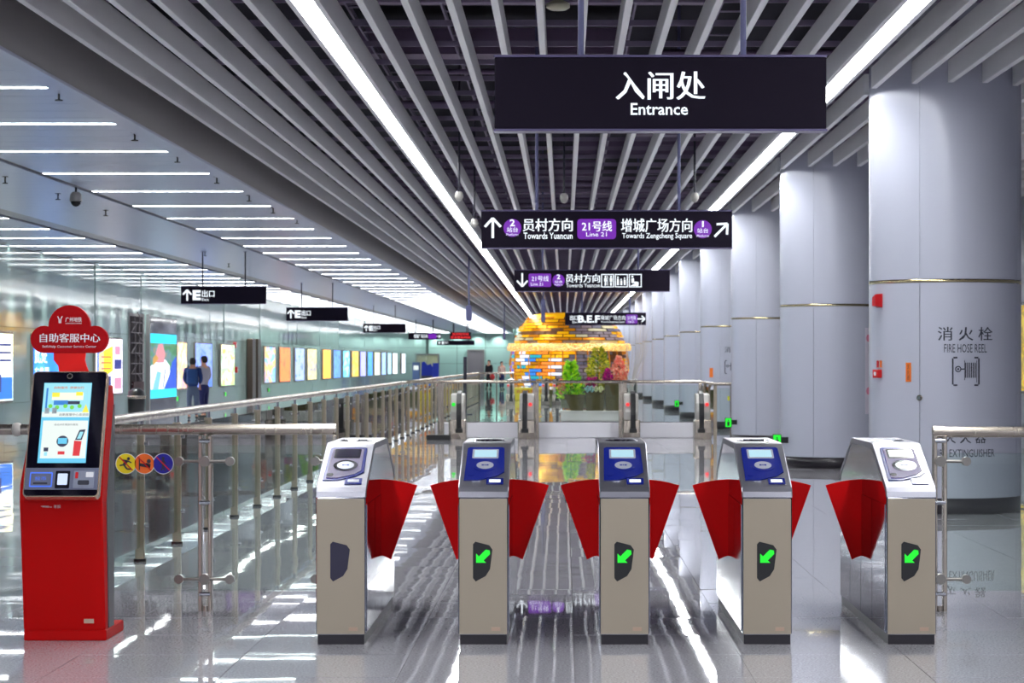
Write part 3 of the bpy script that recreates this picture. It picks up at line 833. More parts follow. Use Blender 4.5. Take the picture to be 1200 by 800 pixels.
def fz(f): return TH * (1 - f)
cyan = emat('screen_cyan', rgb(96, 196, 232), .95); sky = emat('screen_sky', rgb(150, 220, 235), .95); wht = emat('screen_white', rgb(226, 236, 232), .95)
scr = kp([(fx(.16), fz(.735)), (fx(.80), fz(.735)), (fx(.80), fz(.095)), (fx(.16), fz(.095))], .003, .005, 'screen', cyan, tab)
def sq(x0, x1, y0, y1, m, name='screen_graphic', d=.005):
    return kp([(fx(x0), fz(y1)), (fx(x1), fz(y1)), (fx(x1), fz(y0)), (fx(x0), fz(y0))], d, d + .0007, name, m, tab)
def stext(b, x0, x1, y0, y1, m, bold=0., d=.0066):
    lettering(b, fx(x0), fx(x1), fz(y1), fz(y0), -d, m, tab, bold, 'screen_text', KM)
e_or = emat('screen_orange', rgb(205, 100, 40)); e_yl = emat('screen_yellow', rgb(245, 225, 60)); e_bl = emat('screen_blue', rgb(40, 120, 200)); e_dk = emat('screen_dark', rgb(30, 40, 70)); e_gr = emat('screen_green', rgb(110, 205, 60)); e_rd = emat('screen_red', rgb(205, 30, 40)); e_pl = emat('screen_pale', rgb(240, 240, 215))
sq(.165, .795, .10, .33, sky); sq(.165, .795, .33, .372, wht, d=.0056); sq(.19, .79, .40, .70, wht, d=.0056)
stext('自助服务 ·便捷出行', .30, .70, .125, .145, e_or, .01)
for k, (a, b, c, d, mm) in enumerate(((.28, .70, .175, .235, e_pl), (.28, .38, .175, .21, e_yl), (.60, .69, .17, .20, e_yl), (.31, .50, .24, .275, e_bl), (.50, .66, .245, .27, e_dk), (.20, .225, .14, .32, e_bl))):
    sq(a, b, c, d, mm, d=.0062 + k * .0004)
for k, xx in enumerate((.27, .36, .47, .56, .66)):
    kp(circle(fx(xx), fz(.285 + .01 * (k % 2)), .011, 12), .0085, .009, 'screen_dot', e_gr, tab)
kp([(fx(.70), fz(.335)), (fx(.79), fz(.335)), (fx(.745), fz(.27))], .0085, .0092, 'screen_flag', e_yl, tab)
for xx in (.20, .30): sq(xx, xx + .06, .30, .345, mat('pale_square', rgb(170, 180, 186), .5), d=.0085)
stext('自助客服中心欢迎您', .40, .79, .342, .362, e_dk, .01)
stext('请选择您需要的服务', .34, .66, .425, .44, e_dk)
kp(circle(fx(.47), fz(.565), .030, 20), .0062, .007, 'screen_button', e_dk, tab); sq(.41, .53, .54, .585, cyan, d=.0072)
sq(.42, .51, .645, .67, e_rd, d=.0064); sq(.23, .29, .615, .645, e_dk, d=.0064); sq(.24, .28, .65, .68, sky, d=.0064)
kp([(fx(.62), fz(.68)), (fx(.71), fz(.68)), (fx(.725), fz(.565)), (fx(.625), fz(.56))], .0064, .007, 'screen_graphic', e_rd, tab)
kp([(fx(.635), fz(.555)), (fx(.725), fz(.555)), (fx(.765), fz(.47)), (fx(.685), fz(.475))], .0064, .007, 'screen_graphic', e_dk, tab)
kp([(fx(.66), fz(.545)), (fx(.71), fz(.545)), (fx(.74), fz(.49)), (fx(.695), fz(.49))], .0072, .0076, 'screen_graphic', sky, tab)
kp(circle(fx(.495), fz(.042), .015, 20), .003, .007, 'camera_ring', 'satin', tab); kp(circle(fx(.495), fz(.042), .010, 16), .007, .0085, 'camera_lens', 'smoke', tab)
tray = kp([(fx(.02), fz(.945)), (fx(.98), fz(.945)), (fx(.98), fz(.775)), (fx(.02), fz(.775))], .003, .006, 'reader_deck', mat('deck_grey', rgb(108, 112, 136), .35, .3))
def dq(x0, x1, y0, y1, m, d0=.006, d1=.009, name='deck_detail', r=.004):
    return kp(rrect(fx(x0), fx(x1), fz(y1), fz(y0), r), d0, d1, name, m, tray)
bl = emat('blue_led_line', rgb(60, 110, 235), 1.1)
dq(.08, .38, .81, .925, bl, .006, .0075, 'lit_frame'); dq(.095, .365, .82, .915, mat('deck_grey'), .0075, .0085, 'coin_plate'); stext('投币', .15, .30, .845, .875, bl, d=.0092); dq(.13, .32, .89, .905, M['ink'], .0085, .0095, 'coin_slot')
dq(.42, .61, .80, .935, M['bezel'], name='pad_bezel'); dq(.45, .58, .822, .91, emat('pad_glow', rgb(200, 215, 250), 1.0), .009, .011, 'scan_pad')
dq(.66, .93, .80, .935, mat('deck_light', rgb(140, 145, 165), .3, .3), name='card_unit'); dq(.82, .92, .81, .85, M['white'], .009, .010, 'card_sticker'); dq(.68, .72, .81, .86, M['alarm'], .009, .010, 'red_tab'); dq(.72, .87, .875, .91, M['ink'], .009, .012, 'card_mouth', .006)
MB().box(-.10, -.06, 0, 0.0008, 0, .002).xform(Matrix.Translation((0, -.093, .690))).build('print_mark', M['white'], t)
lettering('客服', -.035, 0, .682, .698, -.0955, M['white'], t); lettering('Metro', -.09, -.045, .684, .693, -.0950, M['white'], t)
MB().box(.10, .15, -.012, .002, .09, .112).xform(Matrix.Translation((0, 0, 0))).build('rating_plate', mat('plate_tan'), t)
# neck and clover board
mb = MB(); nx0, nx1 = px(66, 11.9) - KX, px(104, 11.9) - KX
npts = [(nx0 - .005, 1.50), (nx0 - .005, 1.43), (nx0 + .018, 1.40), (nx0 + .022, 1.37), (nx0 + .02, 1.33), (nx1 + .006, 1.33), (nx1 + .008, 1.37), (nx1 - .004, 1.40), (nx1 - .012, 1.43), (nx1 - .004, 1.50)]
mb.plate(npts, .16, .175).build('neck', M['kredbright'], t)
D = 11.86
cx, cz = px(81.5, D) - KX, pz(382, D); r1 = 24.5 / FPX * D
xl, xr = px(36, D) - KX, px(127, D) - KX; z0, z1 = pz(413.5, D), pz(381.5, D); rr = (z1 - z0) / 2
pts = []
for k in range(0, 13): pts.append((xr - rr + rr * math.cos(-PI / 2 + PI * k / 12), (z0 + z1) / 2 + rr * math.sin(-PI / 2 + PI * k / 12)))
for k in range(0, 17):
    a = -.02 + (PI + .04) * k / 16; pts.append((cx + r1 * math.cos(a), cz + r1 * math.sin(a)))
for k in range(0, 13): pts.append((xl + rr + rr * math.cos(PI / 2 + PI * k / 12), (z0 + z1) / 2 + rr * math.sin(PI / 2 + PI * k / 12)))
sg = MB().plate(pts, .155, .185).build('clover_board', M['ksign'], t)
def KP(x, y): return px(x, D) - KX, pz(y, D)
def kt(b, x0, x1, y0, y1, bold=0.):
    a, zb = KP(x0, y1); c, zt = KP(x1, y0); lettering(b, a, c, zb, zt, .1535, M['white'], sg, bold)
kt('自助客服中心', 47, 117.5, 390.5, 401, .012); kt('Self-Help Customer Service Center', 50, 113, 404.5, 408); kt('广州地铁', 77, 96, 371.5, 377, .004); kt('GUANGZHOU METRO', 77, 96, 378, 379.5)
mb = MB()
for sx in (-1, 1):
    a, z = KP(70.5 + sx * .8, 378.5); b, z2 = KP(70.5 + sx * 2.6, 370.5); b0, zm = KP(70.5 + sx * 1.0, 374)
    for (p, q) in (((a, z), (b0, zm)), ((b0, zm), (b, z2))):
        mb.plate([(p[0] - .0025, p[1]), (p[0] + .0025, p[1]), (q[0] + .0025, q[1]), (q[0] - .0025, q[1])], .1525, .1545)
mb.build('emblem', M['white'], sg)

# ================================================================== FRONT GLASS BARRIERS
def spider_post(parent, x, h=1.0, sides=(-1, 1), rail=True):
    for sx in (-.028, .028): MB().bbox(x + sx - .011, x + sx + .011, -.03, .03, .0, h, .003).build('post_bar', M['satin'], parent)
    MB().tube((x, 0, 0), (x, 0, .03), .03, 16).build('foot', M['satin'], parent)
    for z in (h * .97, .62 * h, .10 * h): MB().tube((x - .03, -.034, z), (x + .03, -.034, z), .012, 8).build('bolt', M['chrome'], parent)
    MB().tube((x, 0, h), (x, 0, h + .03), .02, 12).build('saddle', M['satin'], parent)
    for z in (.855, .185):
        mb = MB()
        ends = [x + s * .145 for s in sides]
        mb.tube((min(ends + [x]), -.045, z), (max(ends + [x]), -.045, z), .009, 8)
        for e in ends: mb.tube((e, -.06, z), (e, -.012, z), .026, 14)
        mb.tube((x, -.06, z), (x, .0, z), .03, 14); mb.build('glass_clamp', M['clamp'], parent)
BD = 13.1
t = thing('glass_barrier', 'clear glass barrier with steel rail and warning discs beside the kiosk', 'barrier', (0, BD, 0)); LB = t
zr = pz(503, BD)
MB().tube((px(-60, BD), 0, zr), (px(394, BD), 0, zr), .031, 20).build('handrail', M['satin'], t)
MB().ball((px(20, BD), 0, zr), .04, 14).build('rail_end', M['camwhite'], t)
spider_post(t, px(241, BD)); 
gx = [px(131, BD) - .5, px(232, BD) - .0, px(250, BD), px(372, BD)]
MB().bbox(px(60, BD), px(232, BD), -.006, .006, .115, .945, .002).build('glass_pane', GLASS, t)
MB().bbox(px(250, BD), px(384, BD), -.006, .006, .115, .945, .002).build('glass_pane', GLASS, t)
mb = MB(); xg = px(392, BD); mb.bbox(xg - .011, xg + .011, -.03, .03, 0, 1.0, .003); mb.build('post_bar', M['satin'], t)
for z in (.855, .185): MB().tube((px(370, BD), -.03, z), (px(392, BD), -.03, z), .009, 8).tube((px(370, BD), -.045, z), (px(370, BD), 0, z), .026, 14).build('glass_clamp', M['clamp'], t)
# warning discs stuck on the pane
def disc_sign(x, col, kind, text):
    o = LB; X, Z = px(x, BD), pz(543, BD); r = 11.6 / FPX * BD
    rim = MB().plate(circle(X, Z, r * 1.06, 28), -.0075, -.0065).build('warning_disc', M['white'], o)
    MB().plate(circle(X, Z, r, 28), -.0085, -.0075).build('disc_face', col, rim)
    mb = MB()
    def bar(x0, z0, x1, z1, w, y=-.0092):
        dx, dz = x1 - x0, z1 - z0; L = math.hypot(dx, dz); nx, nz = -dz / L * w / 2, dx / L * w / 2
        mb.plate([(X + r * (x0 + nx), Z + r * (z0 + nz)), (X + r * (x1 + nx), Z + r * (z1 + nz)), (X + r * (x1 - nx), Z + r * (z1 - nz)), (X + r * (x0 - nx), Z + r * (z0 - nz))], y, y + .0005)
    if kind == 0:      # climbing figure
        mb.plate(circle(X + r * .25, Z + r * .5, r * .16, 12), -.0092, -.0087)
        bar(.1, .3, -.2, -.1, .3); bar(-.2, -.1, -.65, -.2, .16); bar(-.2, -.15, .1, -.55, .16); bar(.1, .3, .55, .1, .13); bar(.1, .3, -.3, .35, .13); bar(.1, -.55, .5, -.55, .14)
    elif kind == 1:    # leaning figure
        bar(-.5, .6, -.5, -.65, .12); bar(-.5, -.1, .6, -.3, .3); bar(.1, -.1, .6, -.25, .4); mb.plate(circle(X + r * .45, Z + r * .25, r * .22, 12), -.0092, -.0087); bar(-.5, .5, .3, -.2, .1)
    else:
        bar(0, .4, 0, -.3, .26); bar(0, .3, -.35, -.05, .12); bar(0, .3, .3, .0, .12); bar(0, -.3, -.2, -.7, .14); bar(0, -.3, .2, -.7, .14); mb.plate(circle(X, Z + r * .55, r * .16, 12), -.0092, -.0087)
    mb.build('figure', M['ink'], rim)
    sl_ = MB(); mb2 = mb; mb = sl_
    bar(-.68, .68, .68, -.68, .11, -.0100); mb.build('red_slash', M['alarm'], rim)
    lettering(text, X - r * .75, X + r * .75, Z - r * 1.62, Z - r * 1.28, -.0075, M['ink'], rim)
disc_sign(148, mat('disc_yellow', rgb(235, 215, 20), .5), 0, '请勿攀爬')
disc_sign(169.5, mat('disc_orange', rgb(240, 110, 30), .5), 1, '请勿倚靠')
disc_sign(191.5, mat('disc_blue', rgb(20, 20, 150), .5), 2, '请勿嬉戏')

t = thing('glass_barrier', 'clear glass barrier with steel rail right of the rightmost gate', 'barrier', (0, BD, 0))
zr = pz(506, BD)
MB().tube((px(1095, BD), 0, zr), (3.55, 0, zr), .032, 20).build('handrail', M['satin'], t)
MB().tube((px(1093, BD), 0, zr), (px(1106, BD), 0, zr), .036, 20).build('rail_end', M['satin'], t)
spider_post(t, px(1101, BD), sides=(1,)); spider_post(t, 3.5, sides=(-1,))
MB().bbox(px(1108, BD), 3.44, -.006, .006, .0 + .115, .90, .002).build('glass_pane', GLASS, t)

# ================================================================== LONG GLASS RAILING
RX = -3.02
t = thing('long_railing', 'long glass railing with steel handrail running down the hall', 'railing', (RX, 0, 0)); LR = t
MB().tube((0, 13.22, 1.03), (0, 82, 1.03), .034, 16).build('handrail', M['satin'], t)
pm = MB().bbox(-.032, .032, -.02, .02, .0, .95, .004).mesh('post', M['steel'])
fm = MB().tube((0, 0, 0), (0, 0, .02), .045, 12).mesh('foot', M['rubber'])
sm = MB().tube((0, 0, .94), (0, 0, 1.0), .018, 10).mesh('saddle', M['chrome'])
cm = MB().tube((-.06, 0, .84), (.06, 0, .84), .018, 8).tube((-.06, 0, .26), (.06, 0, .26), .018, 8).mesh('glass_clamp', M['chrome'])
gm = MB().bbox(-.006, .006, .03, 1.53, .1, .93, .002).mesh('glass_pane', GLASS)
for k in range(-1, 43):
    y = 16.35 + 1.56 * k
    p = share('post', pm, (0, y, 0), t); share('foot', fm, (0, y, 0), t); share('saddle', sm, (0, y, 0), t); share('glass_clamp', cm, (0, y, 0), t)
    if k < 42: share('glass_pane', gm, (0, y, 0), t)

# ================================================================== FAR STAIR OPENING: kerb, glass, rail, escalator ends
FD = 43.0
t = thing('stair_guard', 'far glass guard on a low white kerb behind the escalator ends', 'railing', (0, FD, 0))
MB().bbox(px(510, FD), px(826, FD) , 0, .14, 0, .285, .01).build('kerb', mat('kerb_white', rgb(236, 234, 242), .4), t)
MB().box(px(540, FD), px(822, FD), .04, .1, .285, .30).build('glass_shoe', M['seam'], t)
MB().tube((-2.96, .06, 1.05), (px(822, FD), .06, 1.05), .03, 14).build('handrail', M['satin'], t)
xsn = [-1.93, -.53, 1.10, 2.54]
for a, b in zip(xsn, xsn[1:]): MB().bbox(a + .04, b - .04, .06, .072, .30, .99, .002).build('glass_pane', GLASS, t)
for x, w in ((-2.3, .12), (-.53, .12), (1.10, .16), (2.54, .05)):
    MB().bbox(x - w / 2, x + w / 2, -.16, -.10, 0, 1.02, .006).build('post', M['satin'], t)
    MB().tube((x, -.13, .9), (x, .06, 1.05), .012, 8).build('bracket', M['chrome'], t)
def newel(label, x, D, flip, ledm, w=.32, s=1., grp='escalator ends at the stair opening'):
    t = thing('escalator_end', label, 'escalator', (x, D, 0), group=grp)
    h = .84 * s
    low = [(0, 0), (-.03, .12), (-.02, .34), (.0, .36), (.5, .36), (.5, 0)]
    MB().prism_x(low[::-1], -w / 2, w / 2, .02).build('lower_body', M['satin'], t)
    up = [(0, .36), (-.03, .5), (.0, .66), (.1, h - .03), (.25, h), (.5, h), (.5, .36)]
    MB().prism_x(up[::-1], -w / 2 + .03, w / 2 - .03, .02).build('upper_body', M['camwhite'], t)
    xb = .03 * flip
    hand = [(-.05, .18), (-.075, .45), (-.05, .66), (.06, h), (.24, h + .04), (.5, h + .05), (.5, h + .0), (.24, h - .01), (.1, h - .06), (-.0, .64), (-.03, .45), (-.01, .18)]
    MB().prism_x(hand[::-1], xb - .045, xb + .045, .01).build('handrail_belt', M['rubber'], t)
    MB().bbox(xb - .07, xb + .07, -.06, .0, .12, .2, .01).build('belt_inlet', M['rubber'], t)
    mb = MB(); mb.plate(circle(xb - flip * .1, .58 * s + .06, .034, 16), -.04, -.02); mb.build('indicator_light', M[ledm], t)
    return t
newel('escalator end with green light, farthest left', px(536, 42.2), 42.2, 1, 'green')
newel('escalator end with red light, left of the gold dome', px(617, 42.2), 42.2, -1, 'redled')
newel('escalator end with red light, right of the flower pots', px(740, 42.2), 42.2, 1, 'redled')
newel('escalator end with red light, beside the white columns', px(824, 42.2), 42.2, -1, 'redled')
for x, lab in ((598, 'far small escalator end left of the yellow stand'), (639, 'far small escalator end just right of the yellow stand'), (652, 'far small escalator end close to the leafy green plant'), (743, 'far small escalator end right of the pink flowers')):
    newel(lab, px(x, 76), 76, 1, 'redled', w=.3, grp='far escalator ends by the gold dome')
# short railing by the third column
t = thing('short_railing', 'short glass railing with yellow tags beside the third column', 'railing', (2.95, 41.75, 0))
MB().tube((-.22, 0, 1.02), (.1, 0, 1.02), .03, 12).build('handrail', M['satin'], t)
MB().tube((-.2, .0, 1.02), (-.2, 5, 1.02), .03, 12).build('handrail', M['satin'], t)
for k in range(4):
    MB().bbox(-.23, -.17, 1.5 * k, 1.5 * k + .05, 0, 1.0, .004).build('post', M['steel'], t)
    if k < 3: MB().bbox(-.21, -.198, 1.5 * k + .08, 1.5 * k + 1.45, .1, .95, .002).build('glass_pane', GLASS, t)
MB().bbox(.07, .13, -.03, .03, 0, 1.0, .004).build('post', M['satin'], t)
MB().box(-.17, .06, -.006, .006, .1, .95).build('glass_pane', GLASS, t)
MB().bbox(.02, .06, -.04, -.03, .72, .80, .003).build('yellow_tag', mat('tag_yellow', rgb(220, 220, 30), .5), t)
# rail across the hall further back
t = thing('cross_railing', 'far cross railing left of the gold dome', 'railing', (0, 80, 0))
MB().tube((-2.94, 0, 1.03), (-1.75, 0, 1.03), .035, 12).tube((-2.94, 0, .7), (-1.75, 0, .7), .02, 12).build('handrail', M['satin'], t)
for x in (-2.95, -2.35, -1.78): MB().tube((x, 0, 0), (x, 0, 1.03), .03, 10).build('post', M['satin'], t)
MB().bbox(-2.9, -2.4, -.006, .006, .1, .9, .002).bbox(-2.3, -1.85, -.006, .006, .1, .9, .002).build('glass_pane', GLASS, t)
D = 62
t = thing('slim_pylon', 'slim dark standing pylon before the grey far door', 'pylon', (px(545, D), D, 0))
MB().bbox(-.045, .045, -.03, .03, 0, pz(418, D), .005).build('shaft', M['pole_dark'], t); MB().box(-.2, .2, -.15, .15, 0, .02).build('foot', M['pole_dark'], t)
D = 43.4
t = thing('floor_box', 'low black box on the floor beside the escalator ends', 'box', (px(514, 42), 42, 0))
MB().bbox(-.22, .22, -.1, .1, 0, .09, .01).build('box_body', M['rubber'], t)

# ================================================================== GOLD DOME
OD = 90.0; OX = px(667, OD)
t = thing('gold_dome', 'big gold lattice dome with glowing ring and coloured screens', 'sculpture', (OX, OD, 0)); O = t
def rad(z):
    if z > 2.16: return 2.22 - (z - 2.16) * .52 - max(0, z - 2.8) ** 1.5 * .5
    return 1.95 + .36 * math.sin(PI * (z - .0) / 2.6)
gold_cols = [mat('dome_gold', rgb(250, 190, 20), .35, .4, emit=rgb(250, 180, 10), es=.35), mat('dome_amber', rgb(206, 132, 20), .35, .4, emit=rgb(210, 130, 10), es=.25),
             mat('dome_brown', rgb(120, 72, 40), .5), mat('dome_grey', rgb(142, 124, 134), .5), mat('dome_lilac', rgb(158, 142, 152), .5), mat('dome_slate', rgb(110, 106, 126), .5),
             mat('dome_pale', rgb(220, 210, 170), .4)]
scr_cols = [emat('dome_screen_white', rgb(235, 240, 255), 1.2), emat('dome_screen_blue', rgb(50, 130, 225), 1.1), emat('dome_screen_orange', rgb(255, 140, 40), 1.1),
            emat('dome_screen_teal', rgb(30, 170, 190), 1.), emat('dome_screen_yellow', rgb(255, 205, 40), 1.1), emat('dome_screen_violet', rgb(120, 110, 220), 1.)]
rowsz = [.35 + .1355 * i for i in range(12)] + [2.14 + .1155 * i for i in range(10)]
NS = 26; rnd = random.Random(3); back = MB()
for j in range(len(rowsz) - 1):
    if j == 11: continue
    za, zb = rowsz[j] + .014, rowsz[j + 1] - .014
    off = .5 * (j % 2); prev = None
    for k in range(NS):
        a0 = PI + 2 * PI * (k + off) / NS + .010; a1 = PI + 2 * PI * (k + 1 + off) / NS - .010; am = (a0 + a1) / 2
        fx_ = math.cos(am); front = math.sin(am) < .05
        if prev is not None and rnd.random() < .35 and not (j < 11 and fx_ < -.15): m = prev
        elif front and j < 11 and fx_ < -.15: m = rnd.choice([gold_cols[0], gold_cols[1], gold_cols[0], scr_cols[3]]) if rnd.random() < .3 else [scr_cols[5], gold_cols[0], scr_cols[0], scr_cols[1], scr_cols[2], scr_cols[0]][k % 6]
        elif front and (j < 11 or fx_ > -.05) and fx_ < .88: m = rnd.choice(gold_cols[2:] + [gold_cols[3], gold_cols[4], gold_cols[3], gold_cols[4]] + ([gold_cols[1], gold_cols[0]] if j > 15 else []))
        else: m = rnd.choice(gold_cols[:2] * 4 + [gold_cols[0]] * 2 + gold_cols[2:4] + [gold_cols[6]])
        prev = m
        q = rnd.uniform(-.06, .05); mb = MB(); n = 3; vs = []
        for z in (za, zb):
            rr_ = rad(z) + q
            for dr in (0, -.06):
                for i in range(n + 1):
                    a = a0 + (a1 - a0) * i / n; vs.append(((rr_ + dr) * math.cos(a), (rr_ + dr) * math.sin(a), z))
        w = n + 1; fs = []
        for i in range(n): fs += [(i, i + 1, 2 * w + i + 1, 2 * w + i), (w + i, 3 * w + i, 3 * w + i + 1, w + i + 1), (i, w + i, w + i + 1, i + 1), (2 * w + i, 2 * w + i + 1, 3 * w + i + 1, 3 * w + i)]
        fs += [(0, 2 * w, 3 * w, w), (n, w + n, 3 * w + n, 2 * w + n)]
        if front: mb.add(vs, fs).build('dome_panel', m, t)
        else: back.add(vs, fs)
tag(back.build('dome_panel', gold_cols[1], t), kind='stuff')
MB().lathe([(rad(.35) - .12, .35), (rad(1.2) - .12, 1.2), (rad(2.1) - .12, 2.1), (rad(2.6) - .14, 2.6), (rad(3.1) - .14, 3.15)], n=32).build('inner_drum', mat('dome_inner', rgb(86, 66, 30), .6), t)
ringm = print_mat('dome_ring_lights', [(110, 60, 10), (235, 160, 20), (255, 225, 110), (150, 80, 10), (255, 245, 190), (120, 80, 30)], 90, 1.1, kind='voronoi')
MB().lathe([(2.2, 1.84), (2.42, 1.86), (2.44, 2.0), (2.38, 2.14), (2.2, 2.14)], n=48).build('light_ring', ringm, t)
MB().lathe([(0, 3.34), (1.1, 3.33), (1.38, 3.27), (1.5, 3.18), (1.5, 3.14)], n=40).build('crown', gold_cols[0], t)
MB().lathe([(1.6, 0), (1.7, .1), (1.9, .34), (1.7, .36)], n=40).build('base', mat('dome_base', rgb(120, 130, 80), .5), t)
for k in range(16):
    a = PI + PI * k / 15; mb = MB()
    pts = [(rad(z) * math.cos(a) * 1.012, rad(z) * math.sin(a) * 1.012, z) for z in (.35, .9, 1.4, 1.84)]
    mb.path(pts, .025, 6).build('rib', gold_cols[1], t)
D = 85
t = thing('yellow_stand', 'long low yellow notice stand before the gold dome', 'stand', (px(621, D), D, 0))
h = pz(454, D); MB().bbox(-.6, .6, 0, .3, 0, h, .02).build('stand_body', mat('stand_yellow', rgb(240, 215, 40), .4), t)
lettering('欢迎乘坐地铁', -.5, .5, h - .2, h - .08, -.006, M['alarm'], t, .01)

# ================================================================== FLOWER POTS ON A WHITE BENCH
BN = 55.3
t = thing('white_bench', 'low white plinth bench carrying three dark pots', 'bench', (px(694, BN), BN, 0))
MB().bbox(px(657, BN) - px(694, BN), px(731, BN) - px(694, BN), 0, 1.1, 0, .2, .01).build('bench_body', mat('bench_white', rgb(222, 216, 214), .4), t)
MB().bbox(px(655, BN) - px(694, BN), px(732, BN) - px(694, BN), -.03, 1.13, .2, .235, .008).build('bench_top', mat('bench_white'), t)
potm = mat('pot_olive', rgb(76, 68, 28), .5, noise=(8, .15))
def pot(label, x0, x1, xb0, xb1, yt, D, dx=0):
    zt = pz(yt, D); X = px((xb0 + xb1) / 2, D)
    t = thing('plant_pot', label, 'plant pot', (X, D, .236), group='dark tapered pots on the white bench')
    a, b, c, d = px(x0, D) - X, px(x1, D) - X, px(xb0, D) - X, px(xb1, D) - X; h = zt - .236
    dp = .22; e = .03
    vs = [(c, -.15, 0), (d, -.15, 0), (d, .15, 0), (c, .15, 0), (a, -dp, h), (b, -dp, h), (b, dp, h), (a, dp, h),
          (a + e, -dp + e, h), (b - e, -dp + e, h), (b - e, dp - e, h), (a + e, dp - e, h), (a + e, -dp + e, h - .06), (b - e, -dp + e, h - .06), (b - e, dp - e, h - .06), (a + e, dp - e, h - .06)]
    fs = [(3, 2, 1, 0), (0, 1, 5, 4), (1, 2, 6, 5), (2, 3, 7, 6), (3, 0, 4, 7), (4, 5, 9, 8), (5, 6, 10, 9), (6, 7, 11, 10), (7, 4, 8, 11), (8, 9, 13, 12), (9, 10, 14, 13), (10, 11, 15, 14), (11, 8, 12, 15)]
    MB().add(vs, fs).build('pot_shell', potm, t)
    MB().add(vs[12:16], [(0, 1, 2, 3)]).build('soil', mat('soil', rgb(50, 38, 28), .9), t)
    return X, zt
pot('left dark pot holding the bright green leafy plant', 660.5, 685, 669, 683, 462, 55.9)
pot('middle dark pot with pale blue flowers at its rim', 685.5, 708.5, 687, 707, 457, 55.9)
pot('right tall dark pot holding the pink blossom', 708.5, 728, 710, 725.5, 447, 55.9)
def cloud(name, label, cat, x, yb, yt, D, wfun, m, leaf, n, stemm, shape='leaf', zb=None, group=None, mats=None):
    """a plant: stem plus many small leaves or petals scattered in a volume; wfun(u) gives the half width in px at height u"""
    z0 = pz(yb, D) if zb is None else zb; z1 = pz(yt, D); X = px(x, D)
    t = thing(name, label, cat, (X, D, z0), group=group); r = random.Random(x * 7 + n)
    MB().tube((0, 0, 0), (0, 0, (z1 - z0) * .9), .012, 6).build('stem', stemm, t)
    ms = mats or [m]; mbs = [MB() for _ in ms]
    for i in range(n):
        u = r.random(); w = wfun(u) * D / FPX; a = r.uniform(0, 2 * PI); q = w * math.sqrt(r.random())
        c = Vector((q * math.cos(a), q * math.sin(a) * .6, u * (z1 - z0)))
        d = Vector((math.cos(a), math.sin(a), r.uniform(-.2, 1.))).normalized(); s = d.orthogonal().normalized(); s = (Matrix.Rotation(r.uniform(0, PI), 3, d) @ s); L = leaf * r.uniform(.7, 1.3)
        up = d.cross(s) * L * .12
        if shape == 'leaf': vs = [c, c + d * L * .5 + s * L * .24 + up, c + d * L, c + d * L * .5 - s * L * .24 + up]
        else: vs = [c - s * L * .5, c + d * L * .5, c + s * L * .5, c - d * L * .3 + up * 3]
        mbs[i % len(ms)].add(vs, [(0, 1, 2, 3)])
    for mb, mm in zip(mbs, ms): tag(mb.build('leaves' if shape == 'leaf' else 'blossom', mm, t), kind='stuff')
    return t
G_ = lambda n, c: mat(n, rgb(*[min(255, int(v * 1.12 + 8)) for v in c]), .5, noise=(9, .2))
PD = 55.9
cloud('leafy_plant', 'bright lime green leafy plant in the left pot', 'plant', 669, 466, 424, PD, lambda u: 14 if u < .35 else max(2, 13 * (1 - u) + 2), None, .11, 900, G_('stem_green', (70, 120, 30)), mats=[G_('lime_leaf', (150, 215, 30)), G_('mid_leaf', (90, 170, 30)), G_('lemon_leaf', (195, 225, 60))])
cloud('tall_plant', 'tall narrow olive yellow plant in the middle pot', 'plant', 701, 460, 408, PD + .05, lambda u: 3 + 8 * math.sin(PI * min(1, u * .9 + .08)), None, .10, 900, G_('stem_green', (70, 120, 30)), mats=[G_('olive_leaf', (176, 176, 30)), G_('moss_leaf', (120, 140, 30)), G_('ochre_leaf', (200, 190, 60))])
cloud('pink_blossom', 'salmon pink blossom branch in the right pot', 'plant', 725, 452, 417, PD, lambda u: 3 + 8 * math.sin(PI * min(1, u + .1)), None, .06, 900, G_('stem_brown', (90, 60, 50)), 'petal', mats=[G_('salmon_petal', (238, 140, 116)), G_('rose_petal', (220, 105, 95)), G_('pale_petal', (248, 180, 150))])
cloud('magenta_flowers', 'magenta flowers between the middle and right pots', 'flowers', 712, 452, 432, PD - .1, lambda u: 2 + 4 * math.sin(PI * u), None, .06, 260, G_('stem_green', (70, 120, 30)), 'petal', mats=[G_('magenta_petal', (196, 20, 130)), G_('plum_petal', (140, 20, 110))])
cloud('magenta_flowers', 'low magenta flowers at the left of the middle pot', 'flowers', 693, 455, 442, PD - .1, lambda u: 7, None, .06, 260, G_('stem_green', (70, 120, 30)), 'petal', mats=[G_('magenta_petal', (196, 20, 130)), G_('wine_petal', (120, 30, 70))])
cloud('pink_blossom', 'loose pink blossom left of the green leafy plant', 'flowers', 658, 462, 444, PD - .1, lambda u: 5 * math.sin(PI * u) + 1, None, .05, 160, G_('stem_green', (70, 120, 30)), 'petal', mats=[G_('rose_petal', (220, 105, 95)), G_('salmon_petal', (238, 140, 116))])
for k, x in enumerate((688.5, 693.5, 698.5, 704)):
    t = cloud('flower_ball', 'round pale %s flower ball on the rim of the middle pot, %s' % (('blue', 'blue', 'cream', 'cream')[k], ('leftmost', 'second', 'third', 'rightmost')[k]), 'flowers', x, 459, 452, PD - .25, lambda u: 3.2 * math.sin(PI * u) + .3, None, .035, 120, G_('stem_green', (70, 120, 30)), 'petal', group='pale flower balls', mats=[G_('ball_blue', (150, 190, 196)) if k < 2 else G_('ball_cream', (205, 205, 160))])
t = thing('bare_twigs', 'tall bare pale twigs fanning out beside the white columns', 'branches', (px(737, 62), 62, 0))
MB().lathe([(0, 0), (.14, 0), (.17, .35), (.12, .6), (.10, .6)], n=16).build('vase', M['camwhite'], t)
